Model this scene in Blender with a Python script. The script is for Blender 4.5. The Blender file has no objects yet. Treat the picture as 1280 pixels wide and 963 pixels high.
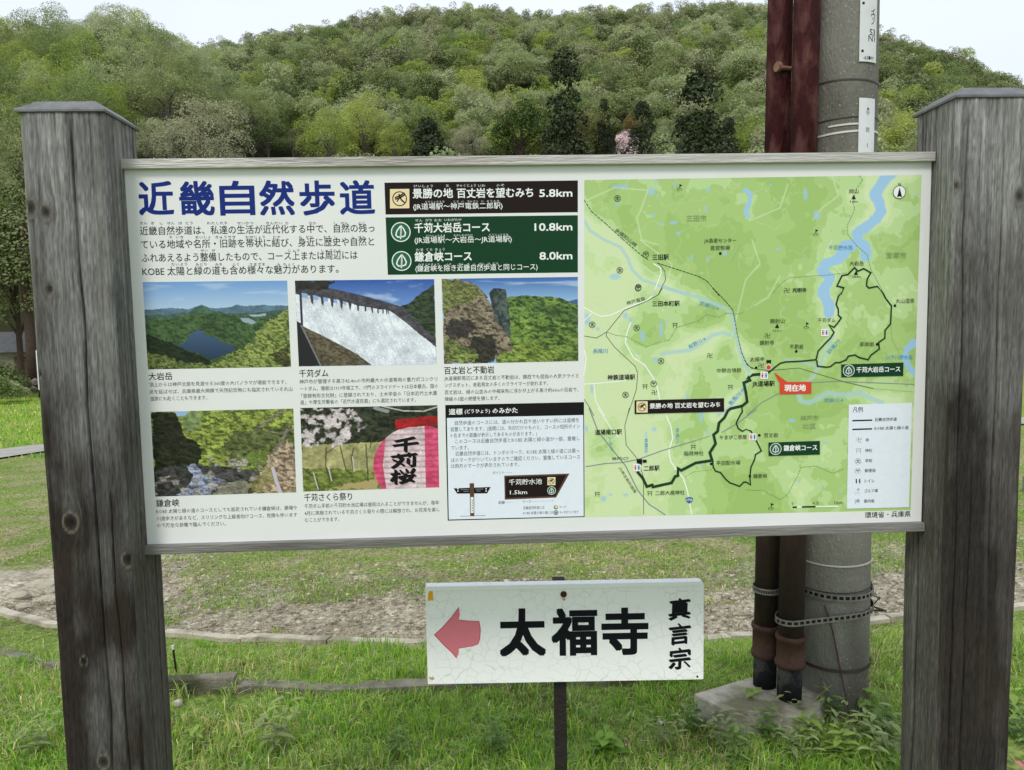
import bpy, bmesh, math, random
import numpy as np
from mathutils import Vector, Matrix
R_ = math.radians
sc = bpy.context.scene
col = sc.collection
random.seed(7)

# ------------------------------------------------------------ camera
FPX = 930.0                                   # focal length in photo pixels (1280 wide)
EYE = np.array([0.0, 0.0, 1.5])
_D = np.array([.0181, .9962, .0841]); _D /= np.linalg.norm(_D)
_F = np.array([0, 0, 1.0]) - _D[2]*_D; _F /= np.linalg.norm(_F)
_R = np.cross(_D, _F)
cam_d = bpy.data.cameras.new('camera'); cam = bpy.data.objects.new('camera', cam_d); col.objects.link(cam)
cam_d.sensor_fit = 'HORIZONTAL'; cam_d.sensor_width = 36; cam_d.lens = FPX/1280*36
cam_d.clip_start = .05; cam_d.clip_end = 3000
ax = [np.array([_R[i], _F[i], -_D[i]]) for i in range(3)]      # cv axes in the world
m = Matrix.Identity(4)
for i in range(3):
    m[i][0] = ax[0][i]; m[i][1] = -ax[1][i]; m[i][2] = -ax[2][i]; m[i][3] = EYE[i]
cam.matrix_world = m
sc.camera = cam

# ------------------------------------------------------------ overcast daylight
w = bpy.data.worlds.new('World'); sc.world = w; w.use_nodes = True
nt = w.node_tree; bg = nt.nodes['Background']
sky = nt.nodes.new('ShaderNodeTexSky'); sky.sky_type = 'NISHITA'; sky.sun_disc = False
SUN_EL, SUN_AZ = 48, 205                      # degrees; azimuth measured from +Y clockwise
sky.sun_elevation = R_(SUN_EL); sky.sun_rotation = R_(SUN_AZ)
tc = nt.nodes.new('ShaderNodeTexCoord'); nz = nt.nodes.new('ShaderNodeTexNoise')
nz.inputs['Scale'].default_value = 1.6; nz.inputs['Detail'].default_value = 4
nt.links.new(tc.outputs['Generated'], nz.inputs['Vector'])
rp = nt.nodes.new('ShaderNodeValToRGB')
rp.color_ramp.elements[0].position = .25; rp.color_ramp.elements[0].color = (.62, .68, .77, 1)
rp.color_ramp.elements[1].position = .75; rp.color_ramp.elements[1].color = (.76, .81, .88, 1)
nt.links.new(nz.outputs['Fac'], rp.inputs['Fac'])
sc_ = nt.nodes.new('ShaderNodeVectorMath'); sc_.operation = 'SCALE'; sc_.inputs['Scale'].default_value = 10.5
nt.links.new(rp.outputs['Color'], sc_.inputs[0])
mx = nt.nodes.new('ShaderNodeMix'); mx.data_type = 'RGBA'; mx.inputs['Factor'].default_value = .94
nt.links.new(sky.outputs['Color'], mx.inputs['A']); nt.links.new(sc_.outputs[0], mx.inputs['B'])
nt.links.new(mx.outputs['Result'], bg.inputs['Color']); bg.inputs['Strength'].default_value = .1
sl = bpy.data.lights.new('sun', 'SUN'); sl.energy = 1.5; sl.angle = R_(16); sl.color = (1, .96, .9)
so = bpy.data.objects.new('sun', sl); col.objects.link(so)
sd = Vector((math.sin(R_(SUN_AZ))*math.cos(R_(SUN_EL)), math.cos(R_(SUN_AZ))*math.cos(R_(SUN_EL)), math.sin(R_(SUN_EL))))
so.rotation_euler = sd.to_track_quat('Z', 'Y').to_euler()
sc.view_settings.view_transform = 'Standard'; sc.view_settings.look = 'None'
sc.view_settings.gamma = 1; sc.view_settings.exposure = 0.34
sc.render.engine = 'CYCLES'
sc.cycles.max_bounces = 6; sc.cycles.transparent_max_bounces = 8

# ------------------------------------------------------------ helpers: numbers
def lin(c):
    c = np.asarray(c, float)/255
    return np.where(c <= .04045, c/12.92, ((c+.055)/1.055)**2.4)
def L4(r, g, b): return tuple(lin((r, g, b)))+(1,)
def _h(ix, iy, s):
    h = (ix.astype(np.int64)*374761393 + iy.astype(np.int64)*668265263 + s*1442695041) & 0xffffffff
    h = ((h ^ (h >> 13))*1274126177) & 0xffffffff
    return ((h ^ (h >> 16)) & 0xffffff)/float(0xffffff)
def vn(x, y, s=0):
    x = np.asarray(x, float); y = np.asarray(y, float)
    ix = np.floor(x); iy = np.floor(y); fx = x-ix; fy = y-iy
    fx = fx*fx*(3-2*fx); fy = fy*fy*(3-2*fy)
    a, b, c, d = _h(ix, iy, s), _h(ix+1, iy, s), _h(ix, iy+1, s), _h(ix+1, iy+1, s)
    return (a*(1-fx)+b*fx)*(1-fy)+(c*(1-fx)+d*fx)*fy
def fbm(x, y, s=0, o=4, g=.5):
    t = 0; a = 1; n = 0
    for k in range(o):
        t = t+a*vn(x*2**k, y*2**k, s+k*17); n += a; a *= g
    return t/n
def sstep(a, b, x):
    t = np.clip((x-a)/(b-a), 0, 1); return t*t*(3-2*t)
def inpoly(x, y, P):
    r = np.zeros(x.shape, bool); n = len(P)
    for i in range(n):
        x1, y1 = P[i]; x2, y2 = P[(i+1) % n]
        if y1 == y2: continue
        r ^= ((y1 > y) != (y2 > y)) & (x < (x2-x1)*(y-y1)/(y2-y1)+x1)
    return r
def dline(x, y, P):
    d = np.full(np.shape(x), 1e9)
    for (x1, y1), (x2, y2) in zip(P[:-1], P[1:]):
        vx, vy = x2-x1, y2-y1; t = np.clip(((x-x1)*vx+(y-y1)*vy)/max(vx*vx+vy*vy, 1e-9), 0, 1)
        d = np.minimum(d, np.hypot(x-x1-t*vx, y-y1-t*vy))
    return d

# ------------------------------------------------------------ helpers: rays
def ray(px, py):
    c = ((px-640)/FPX, (py-481.5)/FPX, 1.0)
    return c[0]*ax[0]+c[1]*ax[1]+c[2]*ax[2]

# ------------------------------------------------------------ helpers: objects
def link(o, parent=None):
    col.objects.link(o)
    if parent is not None: o.parent = parent
    return o
def tag(o, label=None, cat=None, group=None, kind=None):
    if label: o['label'] = label
    if cat: o['category'] = cat
    if group: o['group'] = group
    if kind: o['kind'] = kind
    return o
def thing(name, label, cat, loc=(0, 0, 0), rz=0, group=None):
    o = bpy.data.objects.new(name, None); link(o); o.location = loc; o.rotation_euler = (0, 0, rz)
    o.empty_display_size = .1
    return tag(o, label, cat, group)
def npm(name, V, F, mats, colors=None, smooth=False, mi=None):
    """mesh from arrays; F is a list of (n,k) index arrays"""
    if not isinstance(F, (list, tuple)): F = [F]
    V = np.asarray(V, np.float32); me = bpy.data.meshes.new(name)
    me.vertices.add(len(V)); me.vertices.foreach_set('co', V.ravel())
    tot = sum(f.size for f in F); npoly = sum(len(f) for f in F)
    me.loops.add(tot); me.loops.foreach_set('vertex_index', np.concatenate([f.ravel() for f in F]).astype(np.int32))
    me.polygons.add(npoly); st = []; p = 0
    for f in F:
        st.append(p+np.arange(len(f))*f.shape[1]); p += f.size
    me.polygons.foreach_set('loop_start', np.concatenate(st).astype(np.int32))
    if mi is not None: me.polygons.foreach_set('material_index', np.asarray(mi, np.int32))
    me.update(calc_edges=True)
    if smooth: me.polygons.foreach_set('use_smooth', np.ones(npoly, bool))
    else: me.polygons.foreach_set('use_smooth', np.zeros(npoly, bool))
    if colors is not None:
        a = me.color_attributes.new('Col', 'FLOAT_COLOR', 'POINT')
        c = np.ones((len(V), 4), np.float32); c[:, :3] = colors; a.data.foreach_set('color', c.ravel())
    for mt in (mats if isinstance(mats, (list, tuple)) else [mats]): me.materials.append(mt)
    return me
def ob(name, me, parent=None): return link(bpy.data.objects.new(name, me), parent)
def bm_ob(name, bm, mt, parent=None, bevel=0, smooth=False):
    me = bpy.data.meshes.new(name)
    if bevel: bmesh.ops.bevel(bm, geom=[e for e in bm.edges], offset=bevel, segments=2, profile=.6, affect='EDGES')
    bmesh.ops.recalc_face_normals(bm, faces=bm.faces); bm.to_mesh(me); bm.free()
    for mm in (mt if isinstance(mt, (list, tuple)) else [mt]): me.materials.append(mm)
    if smooth: me.polygons.foreach_set('use_smooth', np.ones(len(me.polygons), bool))
    return ob(name, me, parent)
def box(bm, x0, x1, y0, y1, z0, z1):
    vs = [bm.verts.new((x, y, z)) for z in (z0, z1) for y in (y0, y1) for x in (x0, x1)]
    for f in ((0, 2, 3, 1), (4, 5, 7, 6), (0, 1, 5, 4), (2, 6, 7, 3), (0, 4, 6, 2), (1, 3, 7, 5)):
        bm.faces.new([vs[i] for i in f])
    return vs
def tube(bm, pts, rad, n=10, cap=True):
    rings = []; pts = [Vector(p) for p in pts]
    if not hasattr(rad, '__len__'): rad = [rad]*len(pts)
    for i, p in enumerate(pts):
        t = (pts[min(i+1, len(pts)-1)]-pts[max(i-1, 0)]).normalized()
        a = Vector((1, 0, 0)) if abs(t.x) < .8 else Vector((0, 1, 0))
        u = t.cross(a).normalized(); v = t.cross(u)
        rings.append([bm.verts.new(p+(u*math.cos(k*2*math.pi/n)+v*math.sin(k*2*math.pi/n))*rad[i]) for k in range(n)])
    for a, b in zip(rings[:-1], rings[1:]):
        for k in range(n): bm.faces.new((a[k], a[(k+1) % n], b[(k+1) % n], b[k]))
    if cap:
        bm.faces.new(rings[0]); bm.faces.new(rings[-1])
def lathe(bm, cx, cy, prof, n=32):
    """prof: list of (radius, z)"""
    rings = [[bm.verts.new((cx+r*math.cos(k*2*math.pi/n), cy+r*math.sin(k*2*math.pi/n), z)) for k in range(n)] for r, z in prof]
    for a, b in zip(rings[:-1], rings[1:]):
        for k in range(n): bm.faces.new((a[k], a[(k+1) % n], b[(k+1) % n], b[k]))
    bm.faces.new(rings[0]); bm.faces.new(rings[-1])
def grid_faces(nx, ny, base=0):
    i = np.arange(ny-1)[:, None]*nx+np.arange(nx-1)[None, :]+base
    return np.stack([i, i+1, i+nx+1, i+nx], -1).reshape(-1, 4)

# ------------------------------------------------------------ materials
def mat(name, c1, c2=None, scale=8, rough=.8, bump=0, bscale=None, metal=0, detail=6, stretch=(1, 1, 1), c3=None, c3scale=1.5, spec=.3, lo=.3, hi=.7):
    m_ = bpy.data.materials.new(name); m_.use_nodes = True; n = m_.node_tree.nodes; l = m_.node_tree.links
    b = n['Principled BSDF']; b.inputs['Roughness'].default_value = rough; b.inputs['Metallic'].default_value = metal
    b.inputs['Specular IOR Level'].default_value = spec
    t = n.new('ShaderNodeTexCoord'); mp = n.new('ShaderNodeMapping'); mp.inputs['Scale'].default_value = stretch
    l.new(t.outputs['Object'], mp.inputs['Vector'])
    c2 = c2 or tuple(x*.8 for x in c1[:3])+(1,)
    nz = n.new('ShaderNodeTexNoise'); nz.inputs['Scale'].default_value = scale; nz.inputs['Detail'].default_value = detail
    nz.inputs['Roughness'].default_value = .65
    l.new(mp.outputs[0], nz.inputs['Vector'])
    r = n.new('ShaderNodeValToRGB'); r.color_ramp.elements[0].position = lo; r.color_ramp.elements[1].position = hi
    r.color_ramp.elements[0].color = c1; r.color_ramp.elements[1].color = c2
    l.new(nz.outputs['Fac'], r.inputs['Fac']); out = r.outputs['Color']
    if c3:
        n3 = n.new('ShaderNodeTexNoise'); n3.inputs['Scale'].default_value = c3scale; n3.inputs['Detail'].default_value = 5
        l.new(mp.outputs[0], n3.inputs['Vector'])
        r3 = n.new('ShaderNodeValToRGB'); r3.color_ramp.elements[0].position = .48; r3.color_ramp.elements[1].position = .66
        l.new(n3.outputs['Fac'], r3.inputs['Fac'])
        x = n.new('ShaderNodeMix'); x.data_type = 'RGBA'; l.new(r3.outputs['Color'], x.inputs['Factor'])
        l.new(out, x.inputs['A']); x.inputs['B'].default_value = c3; out = x.outputs['Result']
    l.new(out, b.inputs['Base Color'])
    if bump:
        nb = n.new('ShaderNodeTexNoise'); nb.inputs['Scale'].default_value = bscale or scale*3; nb.inputs['Detail'].default_value = 6
        l.new(mp.outputs[0], nb.inputs['Vector'])
        bp_ = n.new('ShaderNodeBump'); bp_.inputs['Strength'].default_value = bump; bp_.inputs['Distance'].default_value = .02
        l.new(nb.outputs['Fac'], bp_.inputs['Height']); l.new(bp_.outputs[0], b.inputs['Normal'])
    return m_
def flat(name, c, rough=.5, metal=0, spec=.3):
    """printed ink, paint: one colour with very fine grain"""
    return mat(name, c, tuple(min(1, x*1.06) for x in c[:3])+(1,), 60, rough, 0, metal=metal, spec=spec)
def vmat(name, rough=.5, bump=0, bscale=60, spec=.3, stretch=(1, 1, 1), trans=0, vary=0):
    m_ = bpy.data.materials.new(name); m_.use_nodes = True; n = m_.node_tree.nodes; l = m_.node_tree.links
    b = n['Principled BSDF']; b.inputs['Roughness'].default_value = rough; b.inputs['Specular IOR Level'].default_value = spec
    a = n.new('ShaderNodeVertexColor'); a.layer_name = 'Col'; out = a.outputs['Color']
    l.new(out, b.inputs['Base Color'])
    if bump:
        t = n.new('ShaderNodeTexCoord'); mp = n.new('ShaderNodeMapping'); mp.inputs['Scale'].default_value = stretch
        l.new(t.outputs['Object'], mp.inputs['Vector'])
        nb = n.new('ShaderNodeTexNoise'); nb.inputs['Scale'].default_value = bscale; nb.inputs['Detail'].default_value = 6
        l.new(mp.outputs[0], nb.inputs['Vector'])
        bp_ = n.new('ShaderNodeBump'); bp_.inputs['Strength'].default_value = bump; bp_.inputs['Distance'].default_value = .01
        l.new(nb.outputs['Fac'], bp_.inputs['Height']); l.new(bp_.outputs[0], b.inputs['Normal'])
    if trans:
        tr = n.new('ShaderNodeBsdfTranslucent'); l.new(out, tr.inputs['Color'])
        ms = n.new('ShaderNodeMixShader'); ms.inputs[0].default_value = trans
        l.new(b.outputs[0], ms.inputs[1]); l.new(tr.outputs[0], ms.inputs[2]); l.new(ms.outputs[0], n['Material Output'].inputs['Surface'])
    return m_
def leafmat(name, cols, trans=.42):
    """foliage: every copy takes its own tint along the ramp, leaves vary inside a crown"""
    m_ = bpy.data.materials.new(name); m_.use_nodes = True; n = m_.node_tree.nodes; l = m_.node_tree.links
    b = n['Principled BSDF']; b.inputs['Roughness'].default_value = .65; b.inputs['Specular IOR Level'].default_value = .25
    oi = n.new('ShaderNodeObjectInfo'); r = n.new('ShaderNodeValToRGB'); r.color_ramp.interpolation = 'LINEAR'
    while len(r.color_ramp.elements) < len(cols): r.color_ramp.elements.new(.5)
    for i, c in enumerate(cols):
        r.color_ramp.elements[i].position = i/(len(cols)-1); r.color_ramp.elements[i].color = c
    l.new(oi.outputs['Random'], r.inputs['Fac'])
    t = n.new('ShaderNodeTexCoord'); nz = n.new('ShaderNodeTexNoise'); nz.inputs['Scale'].default_value = .9; nz.inputs['Detail'].default_value = 5
    l.new(t.outputs['Object'], nz.inputs['Vector'])
    mr = n.new('ShaderNodeMapRange'); mr.inputs['From Min'].default_value = .3; mr.inputs['From Max'].default_value = .7
    mr.inputs['To Min'].default_value = .62; mr.inputs['To Max'].default_value = 1.3
    l.new(nz.outputs['Fac'], mr.inputs['Value'])
    v = n.new('ShaderNodeVectorMath'); v.operation = 'SCALE'; l.new(r.outputs['Color'], v.inputs[0]); l.new(mr.outputs[0], v.inputs['Scale'])
    l.new(v.outputs[0], b.inputs['Base Color'])
    tr = n.new('ShaderNodeBsdfTranslucent'); l.new(v.outputs[0], tr.inputs['Color'])
    ms = n.new('ShaderNodeMixShader'); ms.inputs[0].default_value = trans
    l.new(b.outputs[0], ms.inputs[1]); l.new(tr.outputs[0], ms.inputs[2]); l.new(ms.outputs[0], n['Material Output'].inputs['Surface'])
    return m_

# ------------------------------------------------------------ terrain height
def lerp_tab(x, T):
    return np.interp(x, [a for a, b in T], [b for a, b in T])
# crest lines: photo x -> photo y of the ground under the crest trees
MAIN = [(-400, 150), (0, 130), (180, 112), (300, 88), (390, 68), (490, 46), (600, 38), (700, 47), (760, 38), (900, 30), (980, 36), (1060, 60), (1110, 78), (1170, 92), (1225, 124), (1285, 152), (1400, 200), (1700, 280)]
NEAR = [(-400, 90), (0, 112), (60, 104), (110, 92), (150, 88), (200, 94), (240, 116), (280, 142), (320, 180), (400, 270), (500, 380), (700, 420)]
def elev(px, py):
    d = ray(px, py); return d[2]/math.hypot(d[0], d[1])
def az_px(a):                                  # azimuth (from +Y, right positive) -> photo x at the horizon
    return 640+FPX*np.tan(a)
_ma = [(x, elev(x, y)) for x, y in MAIN]; _na = [(x, elev(x, y)) for x, y in NEAR]
def near_profile(y):
    return np.interp(y, [0, 2.9, 3.3, 4.4, 5.2, 7, 12, 40], [0, 0, -.04, -.42, -.5, -.62, -.85, -1.0])
def gz(x, y):
    x = np.asarray(x, float); y = np.asarray(y, float)
    d = np.hypot(x, y); a = np.clip(np.arctan2(x, np.maximum(y, .01)), -1.1, 1.1); p = az_px(a)
    z = near_profile(np.clip(y, 0, 1e9))
    s = np.clip((d-62)/(235-62), 0, 1.6)
    zr = lerp_tab(p, _ma)*235+1.5+1.0
    z1 = np.where(s < 1, zr*(s**.95), zr*(1-.55*(s-1)))
    s2 = np.clip((d-42)/(118-42), 0, 3)
    z2r = np.maximum(lerp_tab(p, _na)*118+2.5, 0)
    z2 = np.where(s2 < 1, z2r*(s2**.9), np.maximum(z2r*(1-.7*(s2-1)), 0))
    hill = np.maximum(z1, z2)*np.where(y > 0, 1, 0)
    hill = hill+np.where(hill > 1, (fbm(x*.03, y*.03, 5)-.5)*6*np.clip(hill/10, 0, 1), 0)
    small = (fbm(x*1.3, y*1.3, 3)-.5)*.05*np.clip(d/3, 0, 2)*np.clip(2-d/6, 0, 1)+(fbm(x*.15, y*.15, 4, 2)-.5)*.3*np.clip((d-6)/10, 0, 1)
    return z+hill+small
def gp(px, py, lift=0):
    """where the ray through a photo pixel meets the ground"""
    d = ray(px, py); t0 = .5
    t = t0
    while t < 400:
        p = EYE+d*t
        if p[2] < gz(p[0], p[1])+lift: break
        t *= 1.01
    lo, hi = t/1.01, t
    for _ in range(20):
        mid = (lo+hi)/2; p = EYE+d*mid
        if p[2] < gz(p[0], p[1])+lift: hi = mid
        else: lo = mid
    p = EYE+d*hi
    return Vector((p[0], p[1], float(gz(p[0], p[1]))))

# ============================================================ INFORMATION BOARD
W = 1.8
TLc = np.array([-.46892, -.25933, .89823])*W; r1 = np.array([.99892, -.02233, .04064])
TL = EYE+TLc[0]*ax[0]+TLc[1]*ax[1]+TLc[2]*ax[2]
rw = r1[0]*ax[0]+r1[1]*ax[1]+r1[2]*ax[2]; YAW = math.atan2(rw[1], rw[0])
ux = np.array([math.cos(YAW), math.sin(YAW), 0]); uy = np.array([-math.sin(YAW), math.cos(YAW), 0])
ORG = TL+ux*W/2; ORG = np.array([ORG[0], ORG[1], 0.0])
PB = thing('information_board', 'large trail information board with photos and a green map between two weathered timber posts', 'information board', tuple(ORG), YAW)
def bp(px, py, yl=0.0):
    """photo pixel -> (x, z) on the board's own upright plane y = yl"""
    d = ray(px, py); t = (np.dot(ORG, uy)+yl-np.dot(EYE, uy))/np.dot(d, uy); p = EYE+d*t
    return np.array([np.dot(p-ORG, ux), p[2]])
ZT = (bp(154.5, 213)[1]+bp(1165, 202.5)[1])/2; ZB = (bp(183, 681)[1]+bp(1151, 651.5)[1])/2
XL = (bp(154.5, 213)[0]+bp(183, 681)[0])/2; XR = (bp(1165, 202.5)[0]+bp(1151, 651.5)[0])/2
print('board', YAW, ORG, XL, XR, ZT, ZB)

# --- weathered posts: fine skin with grain grooves, checks and knots
def wood_post(name, x0, x1, y0, y1, z0, z1, knots, seed, cracks, parent, base_dark, zlo=1.0):
    rad = .006; per = []
    def seg(ax_, ay, bx, by, n):
        for i in range(n): per.append((ax_+(bx-ax_)*i/n, ay+(by-ay)*i/n))
    n1, n2 = 92, 76
    seg(x0+rad, y0, x1-rad, y0, n1); seg(x1-rad, y0, x1, y0+rad, 3); seg(x1, y0+rad, x1, y1-rad, n2); seg(x1, y1-rad, x1-rad, y1, 3)
    seg(x1-rad, y1, x0+rad, y1, 30); seg(x0+rad, y1, x0, y1-rad, 3); seg(x0, y1-rad, x0, y0+rad, n2); seg(x0, y0+rad, x0+rad, y0, 3)
    per = np.array(per); n = len(per); nxt = np.roll(per, -1, 0); prv = np.roll(per, 1, 0)
    tg = nxt-prv; tg /= np.linalg.norm(tg, axis=1)[:, None]; nr = np.stack([tg[:, 1], -tg[:, 0]], 1)
    s = np.concatenate([[0], np.cumsum(np.linalg.norm(nxt-per, axis=1))[:-1]])
    nz_ = 330; z = np.linspace(z0, z1, nz_)
    S, Z = np.meshgrid(s, z); PX = np.broadcast_to(per[:, 0], S.shape); PY = np.broadcast_to(per[:, 1], S.shape)
    warp = (fbm(S*6, Z*1.2, seed, 3)-.5)*.016
    kd = np.full(S.shape, 9.0); bend = np.zeros(S.shape)
    front = PY < y0+rad
    for kx, kz, kr in knots:
        dx = (PX-kx); dz = (Z-kz)*.75; d = np.hypot(dx, dz)+np.where(front, 0, 9)
        bend += -np.sign(dx)*np.minimum(np.abs(dx), kr)*1.1*np.exp(-(d/(kr*2.6))**2)
        kd = np.minimum(kd, d/kr)
    U = S+warp+bend
    g1 = fbm(U*330, Z*9, seed+1, 3, .7); g2 = fbm(U*110, Z*1.5, seed+2, 4, .7); g3 = fbm(U*18, Z*1.1, seed+3, 3); g4 = fbm(S*9, Z*7, seed+4, 4)
    h = (g1-.5)*.0014+(g2-.5)*.0026+(g3-.5)*.003
    crk = np.zeros(S.shape)
    for cx, ca, cb, wd, side in cracks:
        line = cx+(fbm(Z*3, Z*0+cx*50, seed+9, 3)-.5)*.018
        if side == 'f': dd = np.abs(PX-line)+np.where(front, 0, 9)
        else: dd = np.abs(PY-line)+np.where(front, 9, 0)
        crk = np.maximum(crk, np.exp(-(dd/wd)**2)*sstep(ca, ca+.08, Z)*(1-sstep(cb-.08, cb, Z))*(.5+.8*fbm(Z*9, Z*0+3, seed+11, 2)))
    h -= crk*.006
    ring = np.where(kd < 1.7, np.cos(kd*7.0)*.5+.5, 0)
    h += np.where(kd < 1, -.0025*(1-kd), 0)+np.where((kd > .8) & (kd < 1.5), .002*np.sin((kd-.8)/.7*np.pi), 0)
    # worn long edges
    edge = np.minimum(np.abs(PX-x0), np.abs(PX-x1))+np.minimum(np.abs(PY-y0), np.abs(PY-y1))
    h -= np.exp(-(edge/.012)**2)*.005*fbm(Z*5, Z*0+1, seed+6, 4)
    V = np.stack([PX+nr[:, 0]*h, PY+nr[:, 1]*h, Z], -1).reshape(-1, 3)
    # silvered at the top, damp and dark below
    t = np.clip((Z-zlo)/(1.98-zlo), 0, 1)**1.1; t = np.clip(t+(g3-.5)*.8+(g4-.5)*.7, 0, 1)[..., None]
    silver = lin((164, 163, 161)); dark = lin(base_dark)
    c = dark*(1-t)+silver*t*.82
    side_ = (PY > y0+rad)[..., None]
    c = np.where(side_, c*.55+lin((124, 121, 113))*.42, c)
    kc = .45+.55*t
    c = c*(1+kc*(np.clip(.30+1.45*g1[..., None], .1, 3)*np.clip(.35+1.35*g2[..., None], .1, 3)-1))*(.5+1.0*fbm(U*420, Z*70, seed+8, 2)[..., None])
    pale = sstep(.60, .72, fbm(U*42, Z*1.3, seed+21, 3))[..., None]*(.08+.3*t)
    c = c*(1-pale)+lin((150, 148, 140))*pale*.9
    br = sstep(.58, .75, fbm(S*14, Z*5, seed+31, 3))[..., None]*.25
    c = c*(1-br)+lin((70, 58, 46))*br
    c = c*(1-.88*np.clip(crk, 0, 1)[..., None])
    kk = np.exp(-(kd/1.5)**4)[..., None]*.55; c = c*(1-kk)+lin((44, 38, 33))*kk
    rr = (np.exp(-((kd-1.15)/.16)**2)*.6)[..., None]; c = c*(1-rr)+lin((142, 132, 116))*rr
    core = (np.exp(-(kd/.55)**4)*.7)[..., None]; c = c*(1-core)+lin((24, 20, 18))*core
    c = np.clip(c*.86, .004, .6).reshape(-1, 3)
    i = np.arange(nz_-1)[:, None]*n+np.arange(n)[None, :]; j = np.arange(nz_-1)[:, None]*n+(np.arange(n)+1)[None, :] % n
    F = np.stack([i, j, j+n, i+n], -1).reshape(-1, 4)
    top = np.arange(n)[None, :]+(nz_-1)*n
    me = npm(name, V, [F, top], M_wood, c, smooth=True)
    return ob(name, me, parent)
M_wood = vmat('weathered_wood', .85, .5, 300, .15, (1, 1, .05))
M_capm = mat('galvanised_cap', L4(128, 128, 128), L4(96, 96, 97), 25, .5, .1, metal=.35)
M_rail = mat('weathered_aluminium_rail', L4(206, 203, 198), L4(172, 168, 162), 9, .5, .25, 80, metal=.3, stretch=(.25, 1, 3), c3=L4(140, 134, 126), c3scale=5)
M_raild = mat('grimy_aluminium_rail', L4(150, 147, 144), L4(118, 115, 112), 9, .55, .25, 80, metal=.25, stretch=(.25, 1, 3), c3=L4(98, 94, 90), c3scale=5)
YF, YB = -.080, .078
def kn(L): return [(bp(a, b, YF)[0], bp(a, b, YF)[1], r) for a, b, r in L]
xL0 = bp(22, 145, YF)[0]; xL1 = bp(129, 145, YF)[0]; xR0 = bp(1196, 145, YF)[0]; xR1 = xR0+(xL1-xL0)+.004
xRe = bp(1263, 955, YF)[0]; xLe = bp(79, 955, YF)[0]
print('posts', xL0, xLe, xL1, xR0, xR1, xRe)
zcL = bp(75, 139, YF)[1]; zcR = bp(1240, 121, YF)[1]
xL0 = (xL0*2+xLe)/3; xR1 = (xRe+xR1)/2
PL = wood_post('post', xL0, xL1, YF, YB, -.12, zcL, kn([(37, 260, .013), (58, 266, .011), (62, 362, .009), (89, 653, .014), (160, 700, .011), (105, 827, .007), (130, 952, .011), (50, 468, .005)]), 11,
     [(bp(90, 200, YF)[0], .5, 1.96, .0022, 'f'), (bp(84, 200, YF)[0]+.045, .3, 1.2, .0016, 'f'), (-.02, .2, 1.9, .002, 's'), (.035, .3, 1.6, .0024, 's'), (.05, 1.5, 2, .003, 's')], PB, (50, 44, 40), .98)
PR = wood_post('post', xR0, xR1, YF, YB, -.12, zcR, kn([(1275, 245, .012), (1196, 232, .006)]), 47,
     [(xR0+.06, .2, 1.2, .0014, 'f'), (xR0+.03, .4, 1.96, .0016, 'f'), (xR0+.11, .9, 1.9, .0014, 'f'), (.02, .3, 1.3, .004, 's'), (.05, 1.5, 2, .005, 's'), (.035, 1.6, 2, .004, 's')], PB, (52, 47, 44), 1.1)
for P_, a, b, zc in ((PL, xL0, xL1, zcL), (PR, xR0, xR1, zcR)):
    bm = bmesh.new(); o_ = .004
    base = [(a-o_, YF-o_), (b+o_, YF-o_), (b+o_, YB+o_), (a-o_, YB+o_)]; ins = .027
    topp = [(a+ins, YF+ins), (b-ins, YF+ins), (b-ins, YB-ins), (a+ins, YB-ins)]
    r0 = [bm.verts.new((x, y, zc-.002)) for x, y in base]; r1_ = [bm.verts.new((x, y, zc+.004)) for x, y in base]
    r2 = [bm.verts.new((x, y, zc+.027)) for x, y in topp]
    for u, v in ((r0, r1_), (r1_, r2)):
        for k in range(4): bm.faces.new((u[k], u[(k+1) % 4], v[(k+1) % 4], v[k]))
    bm.faces.new(r2); bm.faces.new(r0[::-1])
    bm_ob('cap', bm, M_capm, P_, bevel=.0012)

# --- rails and panel
PT = .003
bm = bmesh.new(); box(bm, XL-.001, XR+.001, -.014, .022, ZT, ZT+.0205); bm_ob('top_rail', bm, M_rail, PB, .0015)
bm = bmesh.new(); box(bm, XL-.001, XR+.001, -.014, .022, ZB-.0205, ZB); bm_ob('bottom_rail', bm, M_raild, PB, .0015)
M_panel = mat('white_panel_sheet', L4(233, 233, 231), L4(227, 228, 226), 3, .32, .03, 25, spec=.4)
bm = bmesh.new(); box(bm, XL, XR, 0, .012, ZB-.003, ZT+.003); PN = bm_ob('panel', bm, M_panel, PB)

# --- print layers: each sits .15 mm in front of the one below
INK = {}
def ink(name, c, rough=.38):
    if name not in INK: INK[name] = flat('ink_'+name, L4(*c), .5, spec=.12)
    return INK[name]
class Buck:
    def __init__(s): s.V = []; s.F = {}; s.n = 0
    def add(s, V, F):
        s.V.append(np.asarray(V, float)); F = np.asarray(F)+s.n
        s.F.setdefault(F.shape[1], []).append(F); s.n += len(V)
BK = {}
def buck(name, inkm, layer, parent=None):
    k = (name, inkm, layer)
    if k not in BK: BK[k] = (Buck(), parent or PN)
    return BK[k][0]
def yl(layer): return -.00018*layer
def bpt(P, layer, mp_=None):
    q = np.array([(mp_ or bp)(x, y) for x, y in P]); return np.stack([q[:, 0], np.full(len(q), yl(layer)), q[:, 1]], 1)
def poly(name, ik, layer, P, M=None):
    V = bpt([M(*p) for p in P] if M else P, layer); n = len(V)
    # triangulate with a curve-free ear clipper
    from mathutils.geometry import tessellate_polygon
    T = tessellate_polygon([[Vector(v) for v in V]]); buck(name, ik, layer).add(V, np.array([list(t) for t in T]))
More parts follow.
